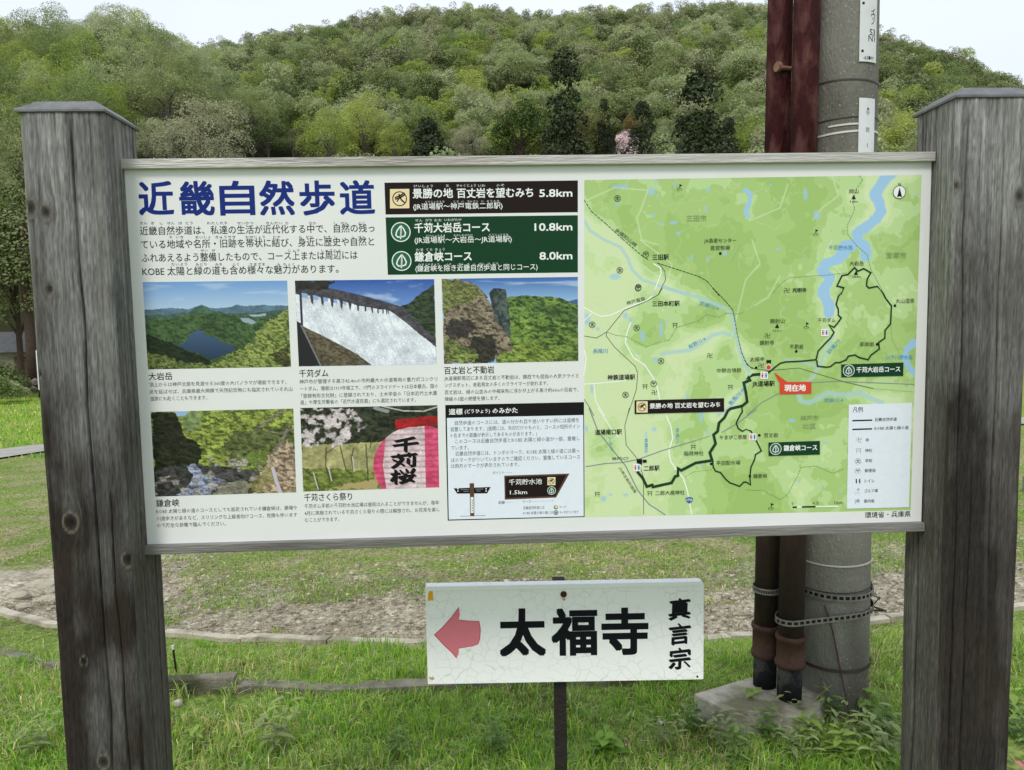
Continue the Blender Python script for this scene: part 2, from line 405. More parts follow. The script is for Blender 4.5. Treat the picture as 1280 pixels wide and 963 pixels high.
def disc(name, ik, layer, c, r, r_in=0, M=None, sy=1, n=28):
    """r in photo px"""
    if M: c = M(*c)
    q = bp(*c); k = abs(bp(c[0]+1, c[1])[0]-q[0]); a = np.arange(n)*2*np.pi/n
    def ringv(rr): return np.stack([q[0]+np.cos(a)*rr*k, np.full(n, yl(layer)), q[1]+np.sin(a)*rr*k*sy], 1)
    i = np.arange(n); j = (i+1) % n; B = buck(name, ik, layer)
    if r_in: B.add(np.concatenate([ringv(r), ringv(r_in)]), np.stack([i, j, j+n, i+n], 1))
    else: B.add(np.concatenate([ringv(r), [[q[0], yl(layer), q[1]]]]), np.stack([i, j, np.full(n, n)], 1))
def line(name, ik, layer, P, wd, M=None, dash=None, closed=False):
    """wd in photo px; mitred ribbon"""
    q = np.array([bp(*(M(*p) if M else p)) for p in P])
    if closed: q = np.vstack([q, q[:1]])
    k = W/1000*wd/2; B = buck(name, ik, layer)
    if dash:
        on, off = [d*W/1000 for d in dash]; out = []
        for a, b in zip(q[:-1], q[1:]):
            Ls = np.linalg.norm(b-a); t = 0
            while t < Ls:
                e = min(t+on, Ls); out.append((a+(b-a)*t/Ls, a+(b-a)*e/Ls)); t += on+off
        segs = [np.array(s_) for s_ in out if np.linalg.norm(s_[1]-s_[0]) > 1e-5]
    else: segs = [q]
    for s_ in segs:
        t = np.gradient(s_, axis=0) if len(s_) > 2 else np.repeat([s_[1]-s_[0]], 2, 0)
        d = np.diff(s_, axis=0); d /= np.maximum(np.linalg.norm(d, axis=1), 1e-9)[:, None]
        t = np.vstack([d[:1], d[:-1]+d[1:], d[-1:]]); ln = np.linalg.norm(t, axis=1)[:, None]; t = t/np.maximum(ln, .3)
        nn = np.stack([-t[:, 1], t[:, 0]], 1)
        sc2 = np.ones(len(s_)); 
        if len(s_) > 2:
            cosv = np.clip(np.sum(d[:-1]*d[1:], 1), -.6, 1); sc2[1:-1] = 1/np.sqrt((1+cosv)/2)
        nn = nn*np.minimum(sc2, 1.8)[:, None]*k
        A = s_+nn; C = s_-nn; n = len(s_)
        V = np.vstack([A, C]); V = np.stack([V[:, 0], np.full(2*n, yl(layer)), V[:, 1]], 1)
        i = np.arange(n-1); B.add(V, np.stack([i, i+n, i+n+1, i+1], 1))
# --- lettering: built-in typeface turned into flat faces
TXT = []
def T(s, x0, cy, x1, h, name, ik, layer=2, bold=0, M=None, rot=None, vert=False, slope=None, parent=None, plane=None):
    if M:
        x0_, cy_ = M(x0, cy); x1_, _ = M(x1, cy); h = h/M.s; x0, cy, x1 = x0_, cy_, x1_
    TXT.append(dict(s=s, x0=x0, cy=cy, x1=x1, h=h, name=name, ik=ik, layer=layer, bold=bold, rot=rot, parent=parent, plane=plane))
class Zm:
    def __init__(s, ox, oy, sc): s.ox, s.oy, s.s = ox, oy, sc
    def __call__(s, x, y): return (s.ox+x/s.s, s.oy+y/s.s)
def build_text():
    obs = []; cache = {}
    for t in TXT:
        key = (t['s'], t['h'] > 9)
        if key in cache: continue
        c = bpy.data.curves.new('tmp', 'FONT'); c.body = t['s']; c.resolution_u = 3 if t['h'] > 9 else 1
        c.fill_mode = 'FRONT'
        o = bpy.data.objects.new('tmp', c); col.objects.link(o); cache[key] = o
    bpy.context.view_layer.update(); dg = bpy.context.evaluated_depsgraph_get()
    res = {}
    for k, o in cache.items():
        me = bpy.data.meshes.new_from_object(o.evaluated_get(dg)); me.calc_loop_triangles()
        V = np.empty(len(me.vertices)*3, np.float32); me.vertices.foreach_get('co', V)
        Fi = np.empty(len(me.loop_triangles)*3, np.int32); me.loop_triangles.foreach_get('vertices', Fi)
        res[k] = (V.reshape(-1, 3), Fi.reshape(-1, 3)); bpy.data.meshes.remove(me)
    for k, o in cache.items():
        c = o.data; bpy.data.objects.remove(o); bpy.data.curves.remove(c)
    for t in TXT:
        V, F = res[(t['s'], t['h'] > 9)]
        if not len(V): continue
        f = t['plane'] or bp
        a = f(t['x0'], t['cy'])
        mn, mx_ = V[:, 0].min(), V[:, 0].max()
        kpx = abs(f(t['x0'], t['cy']-.5)[1]-f(t['x0'], t['cy']+.5)[1])
        sy = t['h']*kpx
        if t['rot'] is not None:           # rotated label: x0,cy = centre, x1 = length in px
            sx = t['x1']*kpx/(mx_-mn); X = (V[:, 0]-(mn+mx_)/2)*sx; Z = (V[:, 1]-.37)*sy; r = R_(t['rot'])
            X, Z = X*math.cos(r)-Z*math.sin(r)+a[0], X*math.sin(r)+Z*math.cos(r)+a[1]
        else:
            b = f(t['x1'], t['cy']-(.02*(t['x1']-t['x0']) if not t['plane'] else 0)); sx = (b[0]-a[0])/(mx_-mn)
            X = a[0]+(V[:, 0]-mn)*sx; Z = a[1]+(V[:, 1]-.37)*sy
        B = buck(t['name'], t['ik'], t['layer'], t['parent'])
        o_ = t['bold']*sy; Y0 = yl(t['layer'])
        sh = [(0, 0)] if o_ <= 0 else ([(-o_, -o_), (o_, -o_), (o_, o_), (-o_, o_)] if t['bold'] < .02 else [(-o_, -o_), (o_, -o_), (o_, o_), (-o_, o_), (0, -o_), (0, o_), (-o_, 0), (o_, 0), (0, 0)])
        if 'brush' in t['name'] or 'lantern' in t['name']:        # pen-nib strokes: thick one way, thin the other, rising to the right
            xc_ = (X.min()+X.max())/2; Z = Z+(X-xc_)*.10; X = X+(Z-Z.mean())*.04; sh = [(k_*o_*.9, -k_*o_*.9) for k_ in (-1.3, -.8, -.3, .3, .8, 1.3)]
        for k, (dx, dz) in enumerate(sh): B.add(np.stack([X+dx, np.full(len(X), Y0-k*1.6e-5), Z+dz], 1), F)
def flush_print():
    for (name, ik, layer), (B, par) in BK.items():
        V = np.concatenate(B.V); F = [np.concatenate(v) for v in B.F.values()]
        o = ob(name, npm(name, V, F, INK[ik]), par)
        if len(V) > 40: o['kind'] = 'stuff'

ink('navy', (24, 46, 122)); ink('black', (26, 24, 26)); ink('soft_black', (52, 54, 56)); ink('white', (236, 238, 236)); ink('brown_black', (34, 24, 24))
ink('deep_green', (22, 62, 38)); ink('beige', (236, 216, 172)); ink('leaf_green', (44, 100, 72)); ink('grey', (120, 128, 132)); ink('box_white', (226, 232, 242))
ink('red', (214, 74, 52)); ink('legend_red', (196, 52, 70)); ink('legend_blue', (52, 96, 168)); ink('water_blue', (84, 156, 204)); ink('map_grey', (132, 142, 150)); ink('route_green', (34, 62, 40)); ink('road_white', (240, 244, 236))
ink('brown', (94, 66, 52)); ink('fade_grey', (82, 86, 88)); ink('border_green', (112, 148, 92)); ink('shield_blue', (44, 92, 160)); ink('lane', (206, 224, 172))

# title, introduction
for ch, cx in zip('近畿自然歩道', (195, 246, 296.5, 346, 396.5, 446.5)):
    T(ch, cx-21, 249-(cx-195)*.004, cx+21, 45, 'title_lettering', 'navy', bold=.021)
Z1 = Zm(160, 190, 4.0)
for s, x0, cy, x1 in (('近畿自然歩道は、私達の生活が近代化する中で、自然の残っ', 60, 396, 1232), ('ている地域や名所・旧跡を帯状に結び、身近に歴史や自然と', 65, 464, 1230),
                      ('ふれあえるよう整備したもので、コース上または周辺には', 68, 531, 1147), ('KOBE 太陽と緑の道も含め様々な魅力があります。', 72, 599, 1052)):
    T(s, x0, cy, x1, 47, 'introduction_text', 'soft_black', M=Z1, bold=.004)
for cy, L in ((357, (('きん', 60, 97), ('き', 115, 130), ('し', 160, 175), ('ぜん', 195, 232), ('ほ', 253, 270), ('どう', 288, 325), ('わたしたち', 395, 497), ('せいかつ', 545, 628), ('きんだい', 690, 772), ('か', 787, 803), ('なか', 905, 942), ('し', 1030, 1045), ('ぜん', 1063, 1100), ('のこ', 1150, 1187))),
              (427, (('ち', 207, 222), ('いき', 240, 277), ('めいしょ', 337, 412), ('きゅうせき', 437, 537), ('おびじょう', 587, 685), ('むす', 725, 762), ('み', 853, 868), ('ぢか', 890, 925), ('れき', 978, 1012), ('し', 1033, 1047), ('し', 1120, 1133), ('ぜん', 1150, 1187))),
              (494, (('せい', 363, 400), ('び', 420, 436), ('じょう', 800, 858), ('しゅうへん', 967, 1067))),
              (563, (('たいよう', 217, 297), ('みどり', 337, 395), ('みち', 435, 472), ('ふく', 520, 555), ('さまざま', 608, 685), ('み', 745, 760), ('りょく', 778, 832)))):
    for s, a, b in L: T(s, a, cy, b, 17, 'introduction_text', 'soft_black', M=Z1)

# course boxes
Z2 = Zm(470, 210, 4.74)
poly('course_title_box', 'brown_black', 1, [(480.5, 228.6), (722.3, 225.8), (722.3, 265.5), (482, 268.4)])
poly('course_title_box', 'deep_green', 1, [(482, 272), (722.3, 269.3), (722.3, 340.8), (484.8, 343.8)])
def white(s, x0, cy, x1, h, bold=.02): T(s, x0, cy, x1, h, 'course_title_lettering', 'white', 2, bold, Z2)
white('景勝の地', 218, 153, 455, 62); white('百丈岩を望むみち', 480, 151, 930, 62); white('5.8km', 968, 149, 1162, 62)
white('(JR道場駅〜神戸電鉄二郎駅)', 220, 230, 750, 42, .006)
white('千苅大岩岳コース', 228, 357, 672, 62); white('10.8km', 940, 350, 1162, 62); white('(JR道場駅〜大岩岳〜JR道場駅)', 228, 429, 805, 42, .006)
white('鎌倉峡コース', 230, 528, 566, 62); white('8.0km', 970, 521, 1162, 62); white('(鎌倉峡を除き近畿自然歩道と同じコース)', 233, 597, 958, 42, .006)
for s, a, b, cy, h in (('けいしょう', 225, 338, 109, 19), ('ち', 415, 432, 107, 19), ('ひゃくじょう', 477, 592, 106, 19), ('いわ', 605, 648, 106, 19), ('のぞ', 713, 760, 104, 19), ('どうじょうえき', 292, 405, 202, 13),
        ('こう', 458, 490, 200, 13), ('べ', 505, 520, 200, 13), ('でんてつ', 540, 605, 199, 13), ('に', 625, 638, 199, 13), ('ろうえき', 655, 730, 198, 13),
        ('せん', 232, 275, 312, 19), ('がり', 293, 332, 311, 19), ('おお', 345, 390, 311, 19), ('いわがたけ', 405, 508, 309, 19), ('どうじょうえき', 297, 410, 403, 13), ('おおいわがたけ', 460, 572, 400, 13), ('どうじょうえき', 670, 782, 397, 13),
        ('かま', 237, 280, 486, 19), ('くら', 300, 335, 485, 19), ('きょう', 350, 408, 484, 19), ('かまくらきょう', 252, 375, 573, 13), ('のぞ', 415, 447, 572, 13), ('きん', 490, 520, 571, 13), ('き', 540, 553, 571, 13), ('し', 580, 593, 570, 13), ('ぜん', 610, 643, 569, 13), ('ほ', 663, 676, 568, 13), ('どう', 692, 724, 567, 13)):
    white(s, a, cy, b, h, 0)
def dragonfly(c, s, layer):
    """small dragonfly mark; c centre px, s half size px"""
    x, y = c
    poly('trail_mark', 'beige', layer, [(x-s, y-s), (x+s, y-s*1.02), (x+s, y+s*.98), (x-s, y+s)])
    disc('trail_mark', 'brown_black', layer+1, c, s*.76, s*.66, n=32)
    ln = lambda P, wd: line('trail_mark', 'brown_black', layer+2, [(x+a*s, y+b*s) for a, b in P], wd*s)
    ln([(-.5, -.12), (.02, -.3), (.5, -.62)], .13); ln([(-.48, .06), (.05, -.12), (.52, -.42)], .13); ln([(-.08, -.5), (.02, -.2), (.18, .12), (.5, .4)], .14); ln([(-.3, .3), (0, -.1)], .1)
def leafmark(c, r, layer, bgc='leaf_green'):
    x, y = c
    disc('trail_mark', bgc, layer, c, r*.98, n=32); disc('trail_mark', 'white', layer+1, c, r, r*.9, n=32)
    ln = lambda P, wd: line('trail_mark', 'white', layer+2, [(x+a*r, y+b*r) for a, b in P], wd*r)
    ln([(-.02, -.62), (-.4, -.1), (-.5, .3), (-.3, .52), (.0, .5), (.04, .0), (.05, -.62), (.3, -.3), (.48, .1), (.4, .4), (.0, .52)], .13)
    ln([(.02, -.55), (.0, .0), (-.02, .72)], .12)
dragonfly((499.6, 248.7), 12.1, 2); leafmark((501, 290.3), 12.3, 2); leafmark((502, 326.5), 12.3, 2)

# captions
def cap(M, head, lines, lh=9.6, h=6.0):
    T(head[0], head[1], head[2], head[3], head[4], 'caption_heading', 'black', M=M, bold=.006)
    for s, a, cy, b in lines: T(s, a, cy, b, h*M.s, 'caption_text', 'fade_grey', M=M, bold=.0)
cap(Zm(170, 340, 5.665), ('大岩岳', 90, 742, 257, 58), (('頂上からは神戸北部を見渡せる360度の大パノラマが堪能できます。', 95, 800, 1065), ('足を延ばせば、兵庫県最大規模で天然記念物にも指定されている丸山', 95, 851, 1108), ('湿原にも赴くこともできます。', 100, 900, 505)))
cap(Zm(360, 340, 5.665), ('千苅ダム', 80, 721, 285, 58), (('神戸市が管理する高さ42.4mの市内最大の水道専用の重力式コンクリ', 82, 779, 1057), ('ートダム。堰堤は1919年竣工で、17門のスライドゲートは日本最古。国の', 85, 829, 1062), ('「登録有形文化財」に登録されており、土木学会の「日本近代土木遺', 95, 879, 1055), ('産」や厚生労働省の「近代水道百選」にも選定されています。', 88, 925, 905)))
cap(Zm(540, 340, 5.665), ('百丈岩と不動岩', 87, 700, 440, 58), (('JR道場駅周辺にある百丈岩と不動岩は、関西でも屈指の人気クライミ', 87, 756, 1037), ('ングスポット。老若男女の多くのクライマーが訪れます。', 90, 804, 822), ('百丈岩は、緑の山並みの中褐灰色に浮かび上がる高さ約60mの巨岩で、', 90, 854, 1036), ('険峻の3面の絶壁を擁します。', 92, 902, 478)))
cap(Zm(180, 500, 5.665), ('鎌倉峡', 86, 733, 250, 58), (('KOBE 太陽と緑の道のコースとしても設定されている鎌倉峡は、鎖場や', 86, 791, 1085), ('川渡歩きがあるなど、スリリングな上級者向けコース。危険も伴います', 90, 842, 1085), ('ので万全な装備で臨んでください。', 93, 890, 580)))
cap(Zm(365, 500, 5.665), ('千苅さくら祭り', 86, 693, 425, 58), (('千苅ダム手前の千苅貯水池広場は普段は入ることができませんが、毎年', 88, 754, 1042), ('4月に実施されている千苅さくら祭りの際には解放され、お花見を楽し', 88, 804, 1046), ('むことができます。', 92, 852, 335)))
# guide box
G = Zm(545, 495, 5.665)
poly('guide_box', 'black', 1, [(556.5, 506.5), (730, 502.8), (730.7, 646.5), (559.7, 651)])
poly('guide_box', 'box_white', 2, [(558.6, 522.7), (729, 519), (729.6, 645.4), (561, 649.6)])
for s, a, b, cy, h, bd in (('道標', 92, 187, 114, 46, .02), ('(どうひょう)', 203, 382, 111, 34, .012), ('のみかた', 400, 577, 106, 44, .02)): T(s, a, cy, b, h, 'guide_heading', 'white', 3, bd, G)
for s, a, cy, b in (('自然歩道のコースには、道の分かれ目や迷いやすい所には道標を', 133, 193, 1013), ('設置してあります。(道標には、矢印だけのものと、コースの短所ポイン', 103, 238, 1018), ('ト名までの距離が表示してあるものがあります。)', 105, 282, 716),
        ('このコースは近畿自然歩道とKOBE 太陽と緑の道が一部、重複し', 135, 323, 1018), ('ています。', 107, 370, 232), ('近畿自然歩道には、トンボのマーク、KOBE 太陽と緑の道には葉っ', 137, 410, 1015), ('ぱのマークがついていますのでご確認ください。重複しているコース', 107, 456, 1020), ('は両方のマークが表示されています。', 107, 498, 590)):
    T(s, a, cy, b, 35, 'guide_text', 'fade_grey', 3, 0, G)
poly('guide_figure', 'brown', 3, [(483, 565), (945, 550), (850, 720), (487, 735)], G); poly('guide_figure', 'brown_black', 4, [(492, 576), (922, 561), (843, 709), (495, 722)], G)
T('千苅貯水池', 516, 612, 750, 44, 'guide_figure_text', 'white', 5, .008, G); T('1.5km', 524, 683, 645, 40, 'guide_figure_text', 'white', 5, .008, G)
dragonfly(G(817, 604), 5.0, 5); leafmark(G(818, 670), 5.3, 5)
poly('guide_figure', 'brown', 5, [(238, 619), (269, 618), (271, 850), (243, 851)], G); poly('guide_figure', 'white', 6, [(245, 717), (265, 716), (267, 828), (247, 829)], G)
poly('guide_figure', 'brown_black', 4, [(125, 655), (387, 645), (362, 690), (150, 692)], G)
for a, b, cy in ((175, 232, 664), (280, 335, 660), (195, 232, 677), (285, 315, 674)): line('guide_figure', 'grey', 5, [(a, cy), (b, cy-1)], .9, G)
for a in (155, 355):
    disc('guide_figure', 'white', 5, (a, 658), .9, M=G); disc('guide_figure', 'white', 5, (a, 674), .9, M=G)
for k in range(5): line('guide_figure', 'soft_black', 7, [(253, 735+k*18), (262, 744+k*18)], .8, G)
line('guide_figure', 'fade_grey', 3, [(170, 853), (350, 847)], .5, G)
T('ポイント', 402, 545, 482, 24, 'guide_text', 'fade_grey', 3, 0, G); line('guide_text', 'grey', 3, [(487, 545), (540, 543)], .5, G, dash=(1, 1))
T('距離', 442, 756, 487, 24, 'guide_text', 'soft_black', 3, 0, G); line('guide_text', 'grey', 3, [(492, 755), (545, 754)], .5, G, dash=(1, 1))
T('マーク', 612, 750, 672, 22, 'guide_text', 'fade_grey', 3, 0, G); line('guide_text', 'grey', 3, [(680, 748), (828, 744), (828, 735)], .5, G, dash=(1, 1))
T('近畿自然歩道には', 617, 794, 768, 24, 'guide_text', 'soft_black', 3, 0, G); T('マーク', 874, 788, 920, 22, 'guide_text', 'soft_black', 3, 0, G)
T('KOBE 太陽と緑の道には', 617, 831, 828, 24, 'guide_text', 'soft_black', 3, 0, G); T('マークがついてます', 874, 826, 1010, 24, 'guide_text', 'soft_black', 3, 0, G)
disc('guide_figure', 'border_green', 3, (849, 789), 2.7, M=G); disc('guide_figure', 'beige', 4, (852, 786), 1.6, M=G); disc('guide_figure', 'soft_black', 3, (849, 827), 3.0, 2.2, M=G); disc('guide_figure', 'grey', 3, (849, 827), 1.6, M=G)

# --- printed photographs: colour grids
def print_grid(name, q, nx, ny, layer, fn, px=False, parent=None):
    (x0, y0), (x1, y1), (x2, y2), (x3, y3) = q
    u, v = np.meshgrid(np.linspace(0, 1, nx), np.linspace(0, 1, ny))
    PX = (x0*(1-u)+x1*u)*(1-v)+(x3*(1-u)+x2*u)*v; PY = (y0*(1-u)+y1*u)*(1-v)+(y3*(1-u)+y2*u)*v
    c = fn(PX, PY) if px else fn(u, v)
    # the same ray-plane meeting as bp(), for all points at once
    D = ((PX-640)/FPX)[..., None]*ax[0]+((PY-481.5)/FPX)[..., None]*ax[1]+ax[2]
    t = (np.dot(ORG, uy)-np.dot(EYE, uy))/(D@uy); P = EYE+D*t[..., None]
    V = np.stack([(P-ORG)@ux, np.full(u.shape, yl(layer)), P[..., 2]], -1).reshape(-1, 3)
    me = npm(name, V, grid_faces(nx, ny), M_print, np.clip(c, 0, 1).reshape(-1, 3)); return ob(name, me, parent or PN)
M_print = vmat('printed_picture', .38, spec=.35)
def C(r, g, b): return lin((r, g, b))
class Pic:
    def __init__(s, u, v, seed): s.u, s.v, s.seed = u, v, seed; s.c = np.zeros(u.shape+(3,)); s.k = 0
    def blend(s, m_, c): s.c = s.c*(1-m_[..., None])+c*m_[..., None]
    def mask(s, P, warp=.01, ws=30):
        s.k += 1
        du = (fbm(s.u*ws, s.v*ws*.62, s.seed+s.k*7, 3)-.5)*2*warp; dv = (fbm(s.u*ws, s.v*ws*.62, s.seed+s.k*7+3, 3)-.5)*3*warp
        return inpoly(s.u+du, s.v+dv, P).astype(float)
    def tex(s, c1, c2, sc_=60, k=1.0, ay=.62, o=4, contrast=2.2):
        s.k += 1; q = sc_*.62; f_ = lambda dv: fbm(s.u*q-dv*.4, s.v*q*ay*1.5+dv, s.seed+s.k*11, o, .62); n0 = f_(0); n = .5+(n0-.5)*.8+(f_(.5)-n0)*1.3; n = (.5+.5*np.tanh((n-.5)*contrast*1.55-.08))[..., None]
        g = .72+.56*_h((s.u*997).astype(int), (s.v*613).astype(int), s.k)[..., None]*.6+.34*vn(s.u*sc_*2.3, s.v*sc_*1.5, s.k)[..., None]-.06
        g = g*(.62+.76*fbm(s.u*15, s.v*9.5, s.k+40, 3)[..., None])
        return (np.asarray(c1)*(1-n)+np.asarray(c2)*n)*g
    def grad(s, c1, c2, v0, v1):
        t = np.clip((s.v-v0)/(v1-v0), 0, 1)[..., None]; return np.asarray(c1)*(1-t)+np.asarray(c2)*t
def photo_lake(u, v):
    p = Pic(u, v, 100); p.c = p.grad(C(112, 158, 214), C(178, 204, 228), 0, .33)
    cl = sstep(.5, .8, fbm(u*4, v*22, 5, 4)); p.blend(cl*.35, C(214, 226, 238))
    p.blend(p.mask([(0, .32), (.1, .31), (.2, .30), (.3, .315), (.37, .28), (.4, .265), (.45, .30), (.5, .31), (.6, .30), (.64, .275), (.7, .29), (.8, .28), (1, .29), (1, 1), (0, 1)], .006), p.tex(C(78, 106, 128), C(98, 126, 140), 30))
    p.blend(p.mask([(0, .38), (.15, .37), (.3, .36), (.35, .30), (.4, .27), (.46, .33), (.6, .37), (.75, .37), (1, .33), (1, 1), (0, 1)], .008), p.tex(C(54, 82, 72), C(86, 114, 88), 50))
    p.blend(p.mask([(0, .45), (.2, .42), (.4, .36), (.6, .38), (.75, .45), (1, .4), (1, 1), (0, 1)], .01), p.tex(C(34, 58, 34), C(84, 112, 62), 60, contrast=3))
    p.blend(p.mask([(.66, .43), (.72, .43), (.78, .48), (.74, .5), (.68, .47)], .008), C(150, 168, 182)); p.blend(p.mask([(.72, .39), (.84, .38), (.84, .41), (.74, .41)], .006), C(160, 178, 182))
    p.blend(p.mask([(.31, .59), (.37, .56), (.42, .57), (.40, .6), (.43, .63), (.48, .64), (.52, .69), (.6, .74), (.62, .79), (.55, .84), (.5, .88), (.44, .9), (.38, .84), (.3, .80), (.2, .74), (.26, .71), (.29, .66)], .006), p.grad(C(66, 92, 124), C(34, 54, 78), .56, .9))
    p.blend(p.mask([(0, .6), (.1, .66), (.2, .72), (.3, .8), (.42, .88), (.44, .97), (.3, 1), (0, 1)], .02), p.tex(C(10, 18, 12), C(40, 58, 26), 60, contrast=3))
    p.blend(p.mask([(0, .8), (.1, .82), (.2, .9), (.3, .92), (.45, .97), (.5, 1), (0, 1)], .03), p.tex(C(46, 62, 24), C(128, 140, 74), 90, contrast=3.5))
    p.blend(p.mask([(.42, 1), (.5, .9), (.62, .8), (.72, .72), (.76, .6), (.86, .46), (.94, .38), (1, .33), (1, 1)], .035), p.tex(C(50, 70, 24), C(160, 172, 92), 80, contrast=4))
    p.blend(p.mask([(.88, .85), (.96, .75), (1, .7), (1, 1), (.9, 1)], .05), p.tex(C(30, 38, 16), C(96, 98, 50), 90, contrast=4)); return p.c
def photo_dam(u, v):
    p = Pic(u, v, 200); p.c = p.grad(C(48, 88, 168), C(120, 160, 216), 0, .4); p.blend(sstep(.55, .8, fbm(u*5+v*4, v*9-u*3, 3, 4))*.6, C(190, 208, 232))
    p.blend(p.mask([(.76, .32), (.85, .24), (.9, .16), (1, .06), (1, .85), (.86, .62)], .012), p.tex(C(18, 28, 20), C(66, 84, 52), 60, contrast=3))
    p.blend(p.mask([(0, .08), (.25, .09), (.45, .17), (.65, .26), (.78, .33), (.9, .55), (1, .72), (1, .82), (.8, .6), (.68, .42), (.5, .34), (.3, .24), (0, .2)], .003), p.tex(C(46, 44, 52), C(96, 92, 98), 60))
    water = [(0, .16), (.12, .18), (.3, .23), (.45, .30), (.6, .345), (.67, .36), (.74, .44), (.86, .61), (1, .80), (1, 1), (.53, 1), (.42, .86), (.2, .66), (.04, .53), (0, .5)]
    wm = p.mask(water, .003); xx = (u-(v-.2)*.25)*90
    p.blend(wm, p.tex(C(214, 220, 232), C(240, 243, 248), 70, contrast=1)); p.blend(wm*sstep(.45, .85, fbm(xx, v*5, 9, 4))*.4, C(176, 186, 208))
    for k in range(12):
        t = k/11; x = .1+.56*(1-(1-t)**1.5); y = .115+.245*(x/.66); wd = .034*(1-t*.7); hh = .13*(1-t*.6)
        if k < 5: p.blend(p.mask([(x-.055*(1-t), y-.01), (x-.012, y+.005), (x-.012, y+.055*(1-t)), (x-.055*(1-t), y+.045*(1-t))], .001), C(140, 172, 218))
        p.blend(p.mask([(x, y-.02), (x+wd, y), (x+wd*.7, y+hh), (x+wd*.3, y+hh*.8)], .002), C(64, 60, 70))
    p.blend(p.mask([(0, 0), (.31, 0), (.25, .05), (.22, .1), (.05, .11), (0, .13)], .02), p.tex(C(26, 24, 22), C(58, 56, 46), 50))
    p.blend(p.mask([(.04, .53), (.2, .66), (.42, .86), (.53, 1), (0, 1), (0, .5)], .003), p.tex(C(58, 52, 42), C(124, 112, 88), 70, contrast=3))
    p.blend(p.mask([(.03, .1), (.045, .1), (.045, .55), (.03, .55)], 0), C(52, 52, 60)); p.blend(p.mask([(0, .47), (.03, .5), (.16, 1), (0, 1)], 0), C(34, 34, 36))
    p.blend((dline(u, v, [(.03, .52), (.16, 1)]) < .006).astype(float)*.6, C(150, 150, 150)); return p.c
def photo_rock(u, v):
    p = Pic(u, v, 300); p.c = p.grad(C(58, 104, 176), C(150, 188, 226), 0, .3); p.blend(sstep(.55, .75, fbm(u*3, v*16, 8, 4))*.5, C(206, 220, 236))
    p.blend(p.mask([(.9, .3), (1, .26), (1, .4)], 0), C(70, 96, 148))
    p.blend(p.mask([(.4, .26), (.5, .22), (.58, .21), (.8, .23), (.9, .26), (1, .34), (1, 1), (.4, 1)], .008), p.tex(C(34, 58, 26), C(124, 154, 72), 55, contrast=4))
    p.blend(p.mask([(.7, .3), (.85, .32), (1, .4), (1, .6), (.85, .5), (.7, .4)], .03)*.5, p.tex(C(24, 44, 26), C(70, 96, 56), 60, contrast=3))
    p.blend(p.mask([(.45, .6), (.6, .45), (.72, .5), (.8, .62), (1, .7), (1, 1), (.4, 1)], .03)*.8, p.tex(C(28, 50, 20), C(140, 168, 76), 45, contrast=4.5))
    p.blend(p.mask([(0, 0), (.12, .02), (.22, .05), (.3, .14), (.36, .3), (.46, .6), (.54, .86), (.3, 1), (0, 1)], .02), p.tex(C(50, 44, 36), C(154, 140, 116), 60, contrast=4))
    p.blend(p.mask([(0, 0), (.12, .02), (.25, .1), (.3, .2), (.2, .3), (.1, .32), (0, .4)], .05)*.85, p.tex(C(52, 66, 26), C(140, 148, 80), 70, contrast=4))
    p.blend(p.mask([(.02, .5), (.2, .48), (.26, .6), (.2, .68), (.05, .7)], .04)*.8, C(36, 32, 36)); p.blend(p.mask([(.2, .7), (.36, .66), (.4, .9), (.36, 1), (.2, 1)], .03)*.85, C(28, 28, 24))
    p.blend(p.mask([(.345, .18), (.38, .12), (.47, .13), (.485, .3), (.5, .6), (.51, .68), (.46, .66), (.38, .45)], .008), p.tex(C(28, 38, 44), C(92, 106, 98), 50, ay=.3, contrast=3))
    p.blend(p.mask([(0, .7), (.15, .8), (.25, .9), (.25, 1), (0, 1)], .05)*.8, p.tex(C(40, 58, 22), C(150, 166, 84), 60, contrast=4)); p.blend(p.mask([(.4, .9), (.6, .8), (.9, .9), (.8, 1), (.38, 1)], .04)*.8, p.tex(C(60, 80, 24), C(160, 178, 84), 60, contrast=4)); return p.c
